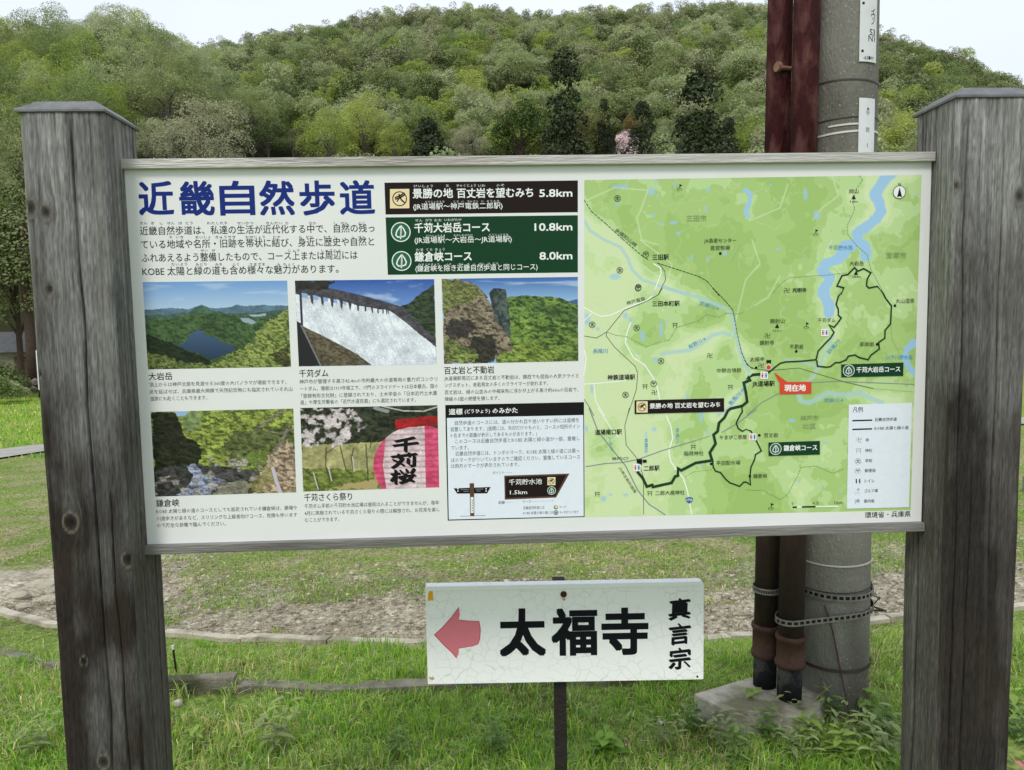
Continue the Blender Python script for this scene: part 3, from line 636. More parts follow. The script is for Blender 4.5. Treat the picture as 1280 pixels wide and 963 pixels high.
def photo_stream(u, v):
    p = Pic(u, v, 400); p.c = p.tex(C(56, 74, 26), C(164, 176, 84), 50, contrast=4)
    p.blend(p.mask([(.17, 0), (.28, 0), (.24, .06), (.18, .05)], .01), C(150, 184, 216)); p.blend(p.mask([(.2, .06), (.36, .0), (.34, .2), (.24, .25)], .02)*.7, p.tex(C(80, 104, 66), C(150, 168, 120), 60))
    p.blend(p.mask([(0, 0), (.16, 0), (.2, .15), (.24, .32), (.34, .4), (.35, .56), (.28, .7), (.3, 1), (0, 1)], .03), p.tex(C(8, 11, 8), C(52, 56, 34), 50, contrast=3))
    p.blend(p.mask([(.55, .3), (.75, .22), (1, .2), (1, .55), (.8, .7), (.55, .62), (.5, .45)], .06)*.8, p.tex(C(20, 26, 16), C(104, 112, 72), 50, contrast=4))
    p.blend(p.mask([(.6, .55), (.8, .48), (.85, .6), (.75, .68), (.6, .64)], .04)*.7, p.tex(C(70, 96, 36), C(140, 160, 70), 80))
    p.blend(p.mask([(0, .7), (.2, .62), (.5, .66), (.75, .72), (.8, 1), (0, 1)], .02), p.tex(C(20, 20, 22), C(86, 84, 82), 40, contrast=3))
    p.blend(p.mask([(.2, .95), (.28, .8), (.24, .66), (.27, .62), (.3, .64), (.33, .74), (.42, .78), (.5, .84), (.42, .93), (.38, 1), (.14, 1)], .02), p.tex(C(60, 64, 82), C(178, 184, 208), 45, contrast=3))
    p.blend(sstep(.56, .66, fbm(u*20, v*17, 77, 3))*.85*p.mask([(.0, .78), (.3, .7), (.4, .55), (.8, .6), (.8, .8), (.6, 1), (.0, 1)], .03), p.tex(C(70, 66, 66), C(206, 196, 186), 50))
    p.blend(p.mask([(.45, .92), (.55, .85), (.7, .88), (.66, 1), (.42, 1)], .02), p.tex(C(88, 86, 74), C(150, 146, 128), 50))
    p.blend(p.mask([(.8, .62), (.86, .45), (.95, .36), (1, .5), (1, 1), (.7, 1), (.74, .8)], .04), p.tex(C(92, 70, 56), C(206, 184, 160), 60, contrast=3.5)); p.blend(p.mask([(.66, .92), (.8, .68), (.86, .6), (.84, .9), (.74, .98)], .04)*.7, p.tex(C(90, 90, 40), C(170, 164, 100), 60))
    for P, wd in (([(.75, .22), (.85, .1), (.93, .02)], .012), ([(.86, .5), (.92, .35), (.97, .2)], .01), ([(.8, .25), (.9, .3), (1, .24)], .006)): p.blend((dline(u, v, P) < wd).astype(float), p.tex(C(60, 54, 48), C(170, 156, 138), 90))
    p.blend((dline(u, v, [(.84, .7), (.86, .85), (.89, 1)]) < .012).astype(float), C(196, 190, 204)); return p.c
def photo_lantern(u, v):
    p = Pic(u, v, 500); p.c = p.tex(C(14, 18, 14), C(66, 72, 52), 40, contrast=3)
    p.blend(p.mask([(0, .44), (.3, .44), (.6, .42), (1, .4), (1, 1), (0, 1)], .01), p.tex(C(140, 138, 92), C(188, 182, 128), 30)); p.blend(p.mask([(0, .72), (.3, .74), (.55, .8), (.6, 1), (0, 1)], .02), p.tex(C(74, 90, 34), C(140, 150, 76), 50, contrast=3))
    p.blend(p.mask([(.2, .98), (.4, .9), (.55, .88), (.55, 1)], .02), C(176, 158, 110))
    b = sstep(.42, .6, fbm(u*26, v*18, 61, 4))*p.mask([(0, 0), (.35, .02), (.46, .15), (.48, .25), (.36, .36), (.3, .46), (.1, .48), (0, .46)], .03); p.blend(b*.9, p.tex(C(186, 170, 172), C(240, 228, 230), 80))
    for P in ([(.18, .48), (.17, .7), (.2, .88)], [(.17, .56), (.26, .46)], [(.28, .46), (.32, .76), (.36, .8)], [(.38, .5), (.36, .62), (.38, .78)], [(.47, .45), (.48, .9)], [(.53, .3), (.5, .5)], [(0, .72), (.1, .84), (.12, 1)], [(.1, .8), (.04, .82)]):
        p.blend((dline(u, v, P) < .005).astype(float)*.8, C(70, 58, 50))
    for P in ([(.37, .6), (.38, .78)], [(.08, .78), (.11, .98)], [(.19, .7), (.21, .88)]): p.blend((dline(u, v, P) < .005).astype(float)*.8, C(206, 202, 192))
    e = ((u-.86)/.34)**2+((v-.72)/.48)**2 < 1
    p.blend(e.astype(float)*(v > .2), p.tex(C(206, 62, 104), C(228, 96, 134), 30)); st = e & (u > .59+.08*np.abs(v-.72)) & (u < .9) & (v > .22)
    p.blend(st.astype(float), p.tex(C(206, 184, 190), C(228, 208, 212), 30)); p.blend((e & (v > .24)).astype(float)*sstep(.5, .9, np.sin(v*95)*.5+.5)*.35, C(120, 60, 84))
    p.blend(p.mask([(.69, .17), (.86, .14), (1, .13), (1, .24), (.8, .26), (.69, .29)], .004), p.tex(C(132, 20, 26), C(184, 34, 38), 30)); p.blend((dline(u, v, [(.6, .0), (.75, .06), (.9, .07), (1, .02)]) < .007).astype(float), C(190, 190, 180)); p.blend((dline(u, v, [(0.55, .02), (.63, .06)]) < .02).astype(float)*.4, C(210, 214, 220)); return p.c
for nm, q, fn in (('printed_photo', [(178.3, 352.9), (358.9, 351), (363.8, 458.8), (185, 462)], photo_lake), ('printed_photo', [(368.5, 351), (542.7, 349.2), (545.7, 455.6), (373.6, 458.3)], photo_dam),
        ('printed_photo', [(552, 348.8), (722.2, 346.4), (722.9, 451.6), (555, 455.3)], photo_rock), ('printed_photo', [(188.3, 515.2), (366.6, 511), (370.3, 615.6), (194.1, 621)], photo_stream), ('printed_photo', [(375.2, 510.2), (546.8, 506.7), (549.1, 609.4), (379.1, 614.7)], photo_lantern)):
    o = print_grid(nm, q, 300, 180, 1, fn); o['label'] = {photo_lake: 'printed photo of a lake among green hills', photo_dam: 'printed photo of white water over a dam', photo_rock: 'printed photo of a rock tower in forest', photo_stream: 'printed photo of a shaded mountain stream', photo_lantern: 'printed photo of a pink lantern and blossom'}[fn]
# brush lettering on the lantern picture
LZ = Zm(365, 500, 5.665)
for ch, cx, cy, s_ in (('千', 806, 322, 96), ('苅', 794, 434, 98), ('桜', 786, 546, 96)): T(ch, cx-s_+8, cy, cx+s_-6, 106, 'lantern_lettering', 'black', 2, .05, LZ)

# --- map print
A_, B_, C_, D_m, E_, F_m = Zm(725, 200, 5.664), Zm(940, 200, 5.565), Zm(725, 360, 5.818), Zm(930, 360, 5.565), Zm(725, 510, 5.818), Zm(930, 500, 5.333)
def zz(M, P): return [M(*p) for p in P]
lake = [zz(B_, [(975, 100), (925, 140), (880, 190), (855, 240), (885, 300), (895, 350), (870, 400), (830, 440), (770, 480), (730, 510), (735, 560), (780, 600), (800, 640), (790, 670)]),
        zz(B_, [(700, 590), (650, 600), (640, 650), (590, 700), (520, 720), (490, 760), (500, 790), (540, 810), (530, 850), (500, 900), (495, 945)]), zz(D_m, [(555, 0), (560, 60), (590, 120), (590, 180)])]
lake2 = zz(D_m, [(1190, 380), (1130, 430), (1120, 480), (1150, 560), (1190, 590)])
rivers = [zz(A_, [(30, 430), (70, 500), (160, 560), (290, 620), (340, 700), (370, 780), (440, 850), (560, 890), (740, 950)]), zz(C_, [(620, 0), (760, 40), (920, 90), (1060, 150), (1110, 200), (1120, 300), (1150, 420), (1190, 540), (1230, 610)]),
        zz(C_, [(590, 480), (700, 465), (800, 455), (880, 410), (960, 345), (1040, 325), (1090, 345)]), zz(D_m, [(380, 750), (400, 790), (450, 800), (520, 770), (580, 730), (680, 745), (740, 745), (800, 725), (860, 760), (960, 800)]), zz(C_, [(1230, 640), (1180, 760), (1100, 860), (1000, 930)]),
        zz(D_m, [(620, 330), (560, 470), (480, 620), (440, 660)]), zz(E_, [(480, 180), (480, 330)]), zz(D_m, [(290, 500), (420, 520), (500, 545)])]
ponds = [(A_, 270, 190, 45, 14), (A_, 325, 190, 15, 14), (A_, 505, 225, 22, 26), (A_, 538, 155, 9, 20), (A_, 547, 258, 8, 12), (A_, 670, 180, 8, 20), (A_, 515, 390, 14, 12), (A_, 660, 445, 28, 12), (A_, 575, 455, 14, 9), (A_, 695, 520, 16, 12), (A_, 245, 828, 34, 20), (A_, 262, 310, 14, 12), (A_, 1025, 660, 14, 18), (A_, 890, 350, 7, 25), (A_, 790, 690, 8, 18), (A_, 905, 705, 9, 22), (A_, 905, 210, 12, 16),
         (B_, 130, 178, 9, 8), (B_, 372, 240, 14, 38), (B_, 450, 388, 24, 30), (B_, 182, 622, 18, 8), (B_, 366, 670, 8, 9), (B_, 1150, 240, 7, 14), (B_, 1130, 340, 6, 9), (C_, 330, 205, 18, 20), (C_, 365, 235, 12, 22), (C_, 130, 300, 14, 14), (C_, 455, 350, 18, 36), (C_, 590, 300, 12, 60), (C_, 630, 240, 12, 10), (C_, 550, 520, 24, 16), (C_, 50, 230, 22, 40), (C_, 88, 735, 14, 34), (C_, 780, 790, 12, 16), (C_, 875, 920, 14, 14), (C_, 425, 475, 9, 10),
         (E_, 45, 150, 14, 20), (E_, 540, 155, 18, 16), (E_, 880, 70, 14, 40), (E_, 928, 180, 8, 26), (E_, 222, 632, 12, 10), (E_, 172, 662, 20, 22), (E_, 332, 634, 16, 10), (E_, 880, 410, 10, 12), (F_m, 320, 138, 22, 11), (F_m, 365, 545, 8, 12), (F_m, 643, 610, 8, 12), (F_m, 540, 288, 14, 8), (F_m, 520, 585, 5, 14), (D_m, 278, 145, 5, 12), (D_m, 375, 195, 6, 9)]
streams = [zz(A_, [(1190, 400), (1170, 370), (1200, 300), (1210, 240), (1170, 215)])]
def paint_map(x, y):
    p = Pic(x/100, y/100, 900)
    fo = fbm(x*.016, y*.016, 31, 5, .55); f2 = fbm(x*.05, y*.05, 33, 4)
    bias = .06*np.sin((x-760)/90)+.12*sstep(820, 960, x)-.14*sstep(900, 760, x)*sstep(300, 420, y)-.05*sstep(560, 640, y)*sstep(900, 700, x)
    bias += .13*np.exp(-(((x-850)/60)**2+((y-255)/50)**2))
    valley = np.zeros(x.shape)
    for r in rivers+lake: valley = np.maximum(valley, np.exp(-(dline(x, y, r)/13)**2))
    t = fo+bias-.22*valley+(f2-.5)*.06
    c = np.where((t > .53)[..., None], lin((172, 202, 124)), lin((188, 216, 150)))
    c = np.where((t < .43)[..., None], lin((202, 224, 164)), c); c = np.where((t < .36)[..., None], lin((212, 228, 178)), c)
    c = np.where((t > .66)[..., None], lin((162, 194, 112)), c)
    p.c = c
    rid = np.abs(fbm(x*.03, y*.03, 41, 4)-.5); p.blend(sstep(.018, .004, rid)*.35, lin((198, 220, 160)))
    # minor roads
    for k, L in enumerate(([(730, 252), (768, 235), (810, 238), (800, 265), (796, 272), (802, 300), (822, 306)], [(730, 312), (760, 318), (800, 330), (822, 345)], [(730, 358), (756, 342), (790, 330)], [(756, 342), (762, 370), (764, 400)], [(800, 300), (840, 330), (830, 368)], [(735, 430), (780, 425), (800, 450)], [(740, 560), (790, 540), (830, 520)], [(735, 610), (780, 590), (820, 560)], [(830, 470), (838, 450), (850, 430), (900, 420)], [(760, 520), (800, 545)], [(756, 640), (790, 610), (800, 600)], [(940, 300), (950, 330), (932, 350), (915, 420)],
            [(1040, 220), (1048, 245), (1030, 258), (1016, 275)], [(1040, 300), (1030, 320), (1060, 350)], [(930, 390), (960, 372), (975, 345)], [(985, 230), (975, 260), (940, 275)])):
        p.blend(sstep(1.1, .3, dline(x, y, L))*.7, lin((214, 230, 186)))
    wat = lin((160, 200, 232)); wat2 = lin((172, 206, 214))
    for r, wd in zip(rivers, (1.6, 1.8, 2.0, 2.6, 1.4, 1.4, 1.0, 1.0)): p.blend(sstep(wd+1.2, wd-.6, dline(x, y, r))*.75, wat2)
    wb = (fbm(x*.12, y*.12, 61, 3)-.5)*5
    for r in lake: p.blend(sstep(1, -.6, dline(x, y, r)-6.6-wb), wat)
    p.blend(sstep(1, -.6, dline(x, y, lake2)-4-wb), wat)
    for r in streams: p.blend(sstep(1, -.6, dline(x, y, r)-2.4-wb*.4), wat)
    for M, a, b, ra, rb in ponds:
        cx, cy = M(a, b); ra /= M.s; rb /= M.s; p.blend(sstep(1.35, .75, np.hypot((x-cx)/ra, (y-cy)/rb)+wb*.1)*.7, wat)
    return p.c
print_grid('map_print', [(730.3, 225.3), (1152, 218.9), (1138.2, 637.8), (731, 646.8)], 430, 430, 1, paint_map, px=True)
# roads, railways, borders
ML = 'map_line'
for M, P, wd in ((A_, [(520, 735), (570, 765), (575, 800), (545, 880), (515, 963)], 1.5), (C_, [(545, 0), (535, 50), (490, 90), (350, 140), (220, 200), (150, 208), (90, 178), (30, 140)], 1.5), (C_, [(90, 180), (30, 240)], 1.2), (C_, [(370, 250), (340, 330), (330, 400), (390, 510), (470, 560), (530, 650), (560, 720), (585, 830), (630, 931)], 1.6),
        (E_, [(620, 40), (660, 130), (675, 220), (645, 310), (660, 390), (700, 450), (750, 510), (780, 600), (812, 775)], 1.6), (C_, [(30, 450), (45, 510), (35, 600), (25, 640)], 1.5), (C_, [(30, 700), (130, 695), (330, 675)], 1.3), (C_, [(100, 700), (115, 830), (180, 931)], 1.3), (E_, [(130, 0), (220, 140), (280, 215)], 1.3)):
    line(ML, 'road_white', 2, zz(M, P), wd)
for M, P, wd in ((C_, [(30, 810), (70, 870), (100, 931)], 1.1), (E_, [(65, 0), (130, 170), (240, 310), (330, 420), (420, 600), (500, 700), (620, 778)], 1.4), (E_, [(40, 428), (180, 405), (310, 397), (420, 375), (600, 310), (850, 235)], 1.2), (E_, [(1030, 180), (1150, 110), (1280, 10)], 1.2), (D_m, [(470, 660), (640, 650), (1185, 672)], 1.1), (D_m, [(20, 885), (120, 800), (240, 735)], 1.1), (E_, [(850, 235), (945, 205)], .7)):
    line(ML, 'map_grey', 3, zz(M, P), wd)
line(ML, 'road_white', 3, zz(A_, [(30, 285), (80, 365), (180, 450), (300, 560), (440, 680), (490, 712)]), .9)
for M, P in ((A_, [(30, 285), (80, 365), (180, 450), (300, 560), (440, 680), (490, 712)]), (A_, [(545, 730), (700, 780), (840, 825), (900, 860), (985, 963)]), (C_, [(965, 0), (1060, 100), (1110, 160), (1125, 230), (1140, 320), (1175, 470), (1215, 560), (1270, 590)])):
    line(ML, 'soft_black', 4, zz(M, P), .9, dash=(4, 1))
for M, P, d in ((A_, [(560, 735), (600, 790), (605, 850), (550, 960)], None), (C_, [(600, 0), (570, 50), (490, 95), (320, 165), (195, 320), (190, 350), (250, 430), (400, 570), (420, 620), (410, 740), (345, 931)], None), (C_, [(30, 350), (120, 365), (195, 320)], None), (E_, [(360, 0), (325, 130), (335, 270), (420, 375)], None), (E_, [(430, 400), (460, 500), (463, 775)], None), (D_m, [(0, 500), (50, 560), (180, 575), (380, 558), (700, 655), (900, 700)], None), (D_m, [(700, 655), (880, 700), (1185, 725)], (1, 1)),
        (B_, [(745, 110), (770, 140), (725, 200), (700, 300), (715, 340), (690, 400), (660, 460), (665, 520), (730, 600), (800, 660), (825, 760), (900, 900), (920, 945)], (3, 1)), (B_, [(660, 785), (540, 800), (260, 820), (190, 870), (145, 930)], (2, 1)), (C_, [(190, 320), (260, 345), (340, 355), (480, 430), (560, 400), (650, 380), (700, 290), (860, 240), (920, 195), (1010, 215), (1060, 185), (1160, 190), (1270, 130)], (2, 1)),
        (E_, [(765, 500), (830, 465), (960, 450)], (2, 1.5)), (D_m, [(1020, 260), (1030, 360), (1080, 460)], (1, 1)), (F_m, [(10, 600), (130, 605), (240, 665), (290, 630), (360, 500), (380, 450), (480, 440), (590, 490), (670, 460)], (3, 1))):
    line(ML, 'border_green' if d else 'fade_grey', 3, zz(M, P), .75, dash=d)
line(ML, 'water_blue', 3, zz(A_, [(1140, 600), (1070, 720)]), .5, dash=(1, 1))
# walking courses
RT = 'walking_course_line'
line(RT, 'route_green', 6, zz(E_, [(415, 462), (455, 510), (485, 572), (525, 560), (530, 575), (665, 545), (690, 500), (712, 492), (712, 440), (735, 455), (840, 400), (960, 382), (943, 325), (985, 260), (970, 195), (1000, 170), (1010, 110), (1050, 70), (1075, 20)])+zz(C_, [(1095, 878), (1180, 858), (1215, 828), (1205, 760), (1190, 690), (1235, 672), (1222, 652)])+zz(D_m, [(20, 632), (60, 605), (120, 600), (180, 582)]), 3.6)
line(RT, 'route_green', 6, zz(D_m, [(180, 582), (205, 560), (250, 525), (290, 515), (400, 510), (500, 500), (515, 440), (560, 390), (600, 350), (625, 310), (590, 258), (625, 275), (650, 245), (675, 210), (655, 190), (655, 150), (640, 115), (655, 60), (680, 30)])+zz(B_, [(620, 940), (637, 890), (590, 878), (625, 805), (665, 798), (712, 750), (735, 775), (775, 757), (825, 785), (800, 830), (795, 875), (812, 892), (870, 880), (905, 920)])+zz(D_m, [(935, 0), (965, 35), (985, 75), (1024, 125), (1018, 250), (980, 295), (978, 350), (935, 380), (940, 425), (880, 470), (862, 500), (800, 485), (770, 467), (725, 475), (710, 500), (665, 520), (635, 520), (600, 548), (575, 552), (510, 545), (505, 505)]), 2.0)
line(RT, 'route_green', 6, zz(C_, [(1175, 862), (1180, 900)])+zz(E_, [(1165, 50), (1135, 110), (1150, 150), (1180, 170), (1210, 155)])+zz(F_m, [(10, 195), (45, 208), (85, 280), (115, 340), (75, 365), (70, 395), (45, 450), (38, 510), (42, 565), (15, 548)])+zz(E_, [(1190, 540), (1160, 570), (1090, 545), (1060, 520), (1020, 470), (985, 460), (968, 430), (965, 388)]), 1.9)
# labels
ink('map_text', (74, 84, 62)); ink('city_text', (136, 160, 108))
for M, s, x0, cy, x1, h, ik in ((A_, '三田駅', 513, 690, 627, 44, 'black'), (A_, 'JA畜産センター', 878, 573, 1105, 34, 'map_text'), (A_, '直営牧場', 922, 624, 1060, 34, 'map_text'), (A_, '三田市', 752, 415, 895, 48, 'city_text'),
        (B_, '岡山', 675, 220, 740, 32, 'map_text'), (B_, '千苅貯水池', 533, 612, 697, 36, 'water_blue'), (B_, '宝塚市', 932, 666, 1070, 44, 'city_text'), (B_, '大岩岳', 677, 722, 775, 36, 'map_text'), (B_, '光明寺', 283, 908, 378, 34, 'map_text'), (B_, '384m', 695, 813, 757, 20, 'map_text'), (B_, '318m', 678, 290, 736, 20, 'map_text'), (B_, 'N', 1017, 170, 1033, 28, 'soft_black'),
        (C_, '三田本町駅', 525, 116, 723, 42, 'black'), (C_, '長尾川', 93, 460, 200, 36, 'water_blue'), (C_, '神鉄道場駅', 200, 652, 400, 42, 'black'), (C_, '中野古墳群', 995, 602, 1172, 34, 'map_text'),
        (D_m, '光明寺', 335, 17, 432, 34, 'map_text'), (D_m, '丸山湿原', 1055, 92, 1182, 34, 'map_text'), (D_m, '鏑射山', 180, 232, 282, 34, 'map_text'), (D_m, '327m', 200, 298, 256, 18, 'map_text'), (D_m, '鏑射寺', 108, 383, 208, 36, 'map_text'), (D_m, '千苅ダム', 512, 226, 635, 34, 'map_text'), (D_m, '不動岩', 318, 410, 412, 36, 'map_text'), (D_m, '風吹岩', 803, 393, 903, 34, 'map_text'), (D_m, '太福寺', 40, 498, 140, 34, 'map_text'), (D_m, 'JR道場駅', 57, 668, 212, 42, 'black'), (D_m, '川下川貯水池', 985, 485, 1170, 34, 'water_blue'), (D_m, '武庫川→', 558, 782, 690, 30, 'water_blue'),
        (E_, '道場南口駅', 110, 178, 303, 42, 'black'), (E_, '二郎駅', 463, 440, 577, 42, 'black'), (E_, '神戸JCT', 232, 370, 352, 28, 'map_text'), (E_, 'やまびこ茶屋', 1013, 216, 1212, 36, 'map_text'), (E_, '稲荷神社', 755, 333, 898, 36, 'map_text'), (E_, '平田配水場', 990, 402, 1165, 36, 'map_text'), (E_, '二郎大歳神社', 547, 620, 760, 36, 'map_text'),
        (F_m, '百丈岩', 132, 236, 225, 32, 'map_text'), (F_m, '鎌倉峡', 60, 508, 153, 32, 'map_text'), (F_m, '神戸市', 375, 122, 495, 40, 'city_text'), (F_m, '北区', 388, 176, 480, 40, 'city_text')):
    T(s, x0, cy, x1, h, 'map_lettering', ik, 7, .012 if ik == 'black' else .004, M)
for M, s, cx, cy, ln, h, rot, ik in ((A_, 'JR福知山線', 325, 550, 190, 32, -39, 'map_text'), (C_, '神戸電鉄', 405, 95, 140, 32, 14, 'map_text'), (C_, '武庫川→', 940, 130, 150, 34, -18, 'water_blue'), (C_, '有野川→', 850, 398, 140, 34, 28, 'water_blue'), (C_, '有馬川→', 1135, 790, 150, 36, 48, 'water_blue'), (D_m, '羽束川', 620, 410, 120, 34, 50, 'water_blue'), (E_, '有馬川', 707, 200, 110, 26, -90, 'water_blue'), (E_, '有野川', 480, 270, 100, 26, -90, 'water_blue'), (E_, '六甲北有料道路', 345, 525, 220, 24, -58, 'map_text'), (E_, '八多川', 222, 260, 100, 24, -80, 'water_blue')):
    x, y = M(cx, cy); TXT.append(dict(s=s, x0=x, cy=y, x1=ln/M.s, h=h/M.s, name='map_lettering', ik=ik, layer=7, bold=0, rot=rot, parent=None, plane=None))
for M, x, y in ((B_, 242, 908), (C_, 943, 492), (C_, 540, 760), (D_m, 162, 334), (D_m, 118, 538), (F_m, 762, 268)): T('卍', x-19, y, x+19, 40, 'map_symbol', 'map_text' if M is not F_m else 'soft_black', 7, .0, M)
for M, x, y in ((C_, 690, 272), (C_, 472, 718), (C_, 1093, 722), (E_, 823, 286), (E_, 125, 627), (E_, 507, 622), (F_m, 762, 340)):
    for P in ([(x-19, y-14), (x+19, y-14)], [(x-15, y), (x+15, y)], [(x-12, y-14), (x-12, y+18)], [(x+12, y-14), (x+12, y+18)]): line('map_symbol', 'map_text', 7, P, .6, M)
for M, x, y, s in ((A_, 265, 273, '文'), (A_, 281, 782, '文'), (A_, 465, 670, '〒'), (A_, 412, 902, '〒'), (C_, 88, 268, '文'), (C_, 410, 292, '文'), (C_, 588, 532, '文'), (C_, 330, 778, '文'), (C_, 535, 697, '〒'), (C_, 421, 2, '〒'), (F_m, 758, 410, '文'), (F_m, 757, 475, '〒')):
    disc('map_symbol', 'soft_black', 7, (x, y), 3.9, 3.3, M=M); T(s, x-13, y, x+13, 27, 'map_symbol', 'soft_black', 7, .02, M)
for M, x, y in ((A_, 705, 195), (B_, 442, 505), (D_m, 433, 262), (F_m, 755, 610), (F_m, 180, 710)):
    poly('map_symbol', 'black', 7, [(x, y-22), (x+18, y-14), (x, y-5)], M); line('map_symbol', 'black', 7, [(x, y-22), (x, y+12)], .6, M); disc('map_symbol', 'soft_black', 7, (x-2, y+14), 3.2, 2.6, M=M, sy=.5)
for M, x, y, s in ((B_, 706, 258, 15), (B_, 722, 785, 15), (D_m, 229, 264, 15)): poly('map_symbol', 'black', 7, [(x-s, y+s), (x, y-s), (x+s, y+s)], M)
for M, x, y in ((A_, 992, 663), (D_m, 1048, 124), (D_m, 362, 442), (D_m, 83, 556), (D_m, 925, 392), (E_, 953, 407), (F_m, 101, 236), (F_m, 38, 508)): disc('map_symbol', 'black', 7, (x, y), 1.7, M=M)
for M, x, y in ((D_m, 560, 312), (D_m, 139, 610), (E_, 414, 435), (E_, 1255, 212)):
    poly('map_symbol', 'white', 7, [(x-26, y-26), (x+26, y-27), (x+26, y+24), (x-26, y+25)], M)
    for dx, ik in ((-13, 'legend_red'), (13, 'legend_blue')):
        disc('map_symbol', ik, 8, (x+dx, y-14), .9, M=M); poly('map_symbol', ik, 8, [(x+dx-7, y-7), (x+dx+7, y-7), (x+dx+3, y+17), (x+dx-3, y+17)], M)
    line('map_symbol', 'grey', 8, [(x, y-16), (x, y+16)], .4, M)
poly('map_symbol', 'black', 7, [(410, 373), (452, 371), (450, 415), (412, 400)], E_); poly('map_symbol', 'black', 8, [(455, 377), (484, 376), (484, 398), (455, 399)], E_)
poly('map_symbol', 'black', 7, [(155, 503), (187, 502), (187, 522), (155, 523)], D_m); line('map_symbol', 'black', 7, [(158, 500), (158, 530)], .6, D_m); line('map_symbol', 'black', 7, [(184, 500), (184, 530)], .6, D_m)
disc('map_symbol', 'white', 7, (170, 553), 3.6, M=D_m); disc('map_symbol', 'red', 8, (170, 553), 2.9, M=D_m)
poly('map_symbol', 'black', 7, [(737, 663), (768, 663), (768, 684), (737, 684)], F_m); line('map_symbol', 'black', 7, [(740, 660), (740, 696)], .6, F_m); line('map_symbol', 'black', 7, [(765, 660), (765, 696)], .6, F_m)
# you-are-here flag
poly('here_flag', 'red', 9, [(207, 587), (300, 655), (467, 653), (467, 735), (246, 740), (246, 662)], D_m); T('現在地', 280, 698, 427, 50, 'here_flag_text', 'white', 10, .03, D_m)
# course plates
for M, q, k, s, x0, cy, x1 in ((C_, [(396, 818), (1046, 802), (1047, 900), (396, 917)], 'd', '景勝の地 百丈岩を望むみち', 506, 860, 1018), (D_m, [(674, 533), (1107, 519), (1105, 612), (675, 622)], 'l', '千苅大岩岳コース', 780, 571, 1083), (F_m, [(161, 284), (504, 273), (504, 364), (162, 374)], 'l', '鎌倉峡コース', 263, 322, 485)):
    poly('course_plate', 'brown_black' if k == 'd' else 'deep_green', 9, q, M); T(s, x0, cy, x1, 42, 'course_plate_text', 'white', 10, .02, M)
    if k == 'd': dragonfly(C_(450, 866), 7.0, 10)
    else: leafmark(M(*((726, 575) if M is D_m else (209, 327))), 7.3, 10)
# north arrow, shield, scale, legend
disc('map_symbol', 'soft_black', 7, (1023, 226), 8, M=B_); disc('map_symbol', 'white', 8, (1023, 226), 7.3, M=B_); poly('map_symbol', 'black', 9, [(1024, 192), (1042, 262), (1024, 255), (1006, 262)], B_)
poly('map_symbol', 'shield_blue', 7, [(765, 655), (793, 647), (820, 654), (815, 680), (793, 695), (772, 680)], E_); T('176', 775, 668, 812, 26, 'map_lettering', 'white', 8, .02, E_)
line('map_symbol', 'road_white', 7, [(322, 715), (627, 708)], 1.7, F_m); line('map_symbol', 'black', 8, [(322, 715), (352, 714)], 1.9, F_m); line('map_symbol', 'black', 8, [(384, 713), (475, 711)], 1.9, F_m)
for s, a, b in (('0', 316, 329), ('0.5', 456, 495), ('1km', 602, 655)): T(s, a, 690-(a-316)*.02, b, 28, 'map_lettering', 'map_text', 7, 0, F_m)
poly('legend_box', 'box_white', 7, [(697, 32), (1118, 20), (1098, 715), (684, 725)], F_m)
line('legend_box', 'black', 8, [(720, 139), (853, 135)], 1.9, F_m); line('legend_box', 'black', 8, [(720, 197), (852, 193)], 1.9, F_m)
for s, a, cy, b, h in (('凡例', 724, 66, 790, 38), ('近畿自然歩道', 870, 132, 1016, 26), ('KOBE 太陽と緑の道', 868, 190, 1095, 26), ('寺', 808, 268, 831, 26), ('神社', 806, 338, 853, 26), ('学校', 806, 406, 853, 26), ('郵便局', 803, 472, 874, 26), ('トイレ', 803, 541, 868, 28), ('ゴルフ場', 800, 607, 890, 26), ('案内板', 798, 675, 868, 26)):
    T(s, a, cy, b, h, 'legend_text', 'soft_black', 8, .008, F_m)
for dx in (-11, 11):
    disc('legend_box', 'soft_black', 8, (758+dx, 530), .9, M=F_m); poly('legend_box', 'soft_black', 8, [(758+dx-6, 536), (758+dx+6, 536), (758+dx+3, 557), (758+dx-3, 557)], F_m)
T('環境省・兵庫県', 806, 769, 1110, 44, 'publisher_lettering', 'black', 2, .008, F_m)

# ============================================================ TEMPLE SIGN
SY = 1.98                                      # distance of the sign plane
def sp(px, py):
    d = ray(px, py); t = (SY-EYE[1])/d[1]; p = EYE+d*t; return np.array([p[0]-SX, p[2]])
SX = 0; SX = sp(701.5, 900)[0]
SG = thing('temple_direction_sign', 'small white cracked sign with pink arrow and black characters on a dark steel post', 'sign', (SX, SY, 0))
a = sp(535, 738); b = sp(880, 852); tl = sp(536, 727)
x0, x1, z0, z1 = (sp(533, 790)[0]), sp(879.5, 790)[0], (sp(600, 853)[1]+sp(800, 852)[1])/2, (sp(560, 734)[1]+sp(800, 731)[1])/2
M_sign = bpy.data.materials.new('cracked_white_film'); M_sign.use_nodes = True; n = M_sign.node_tree.nodes; l = M_sign.node_tree.links; b_ = n['Principled BSDF']; b_.inputs['Roughness'].default_value = .45
t_ = n.new('ShaderNodeTexCoord'); ns = n.new('ShaderNodeTexNoise'); ns.inputs['Scale'].default_value = 14; l.new(t_.outputs['Object'], ns.inputs['Vector'])
ad = n.new('ShaderNodeVectorMath'); ad.operation = 'MULTIPLY_ADD'; ad.inputs[1].default_value = (.03, .03, .03); l.new(ns.outputs['Color'], ad.inputs[0]); l.new(t_.outputs['Object'], ad.inputs[2])
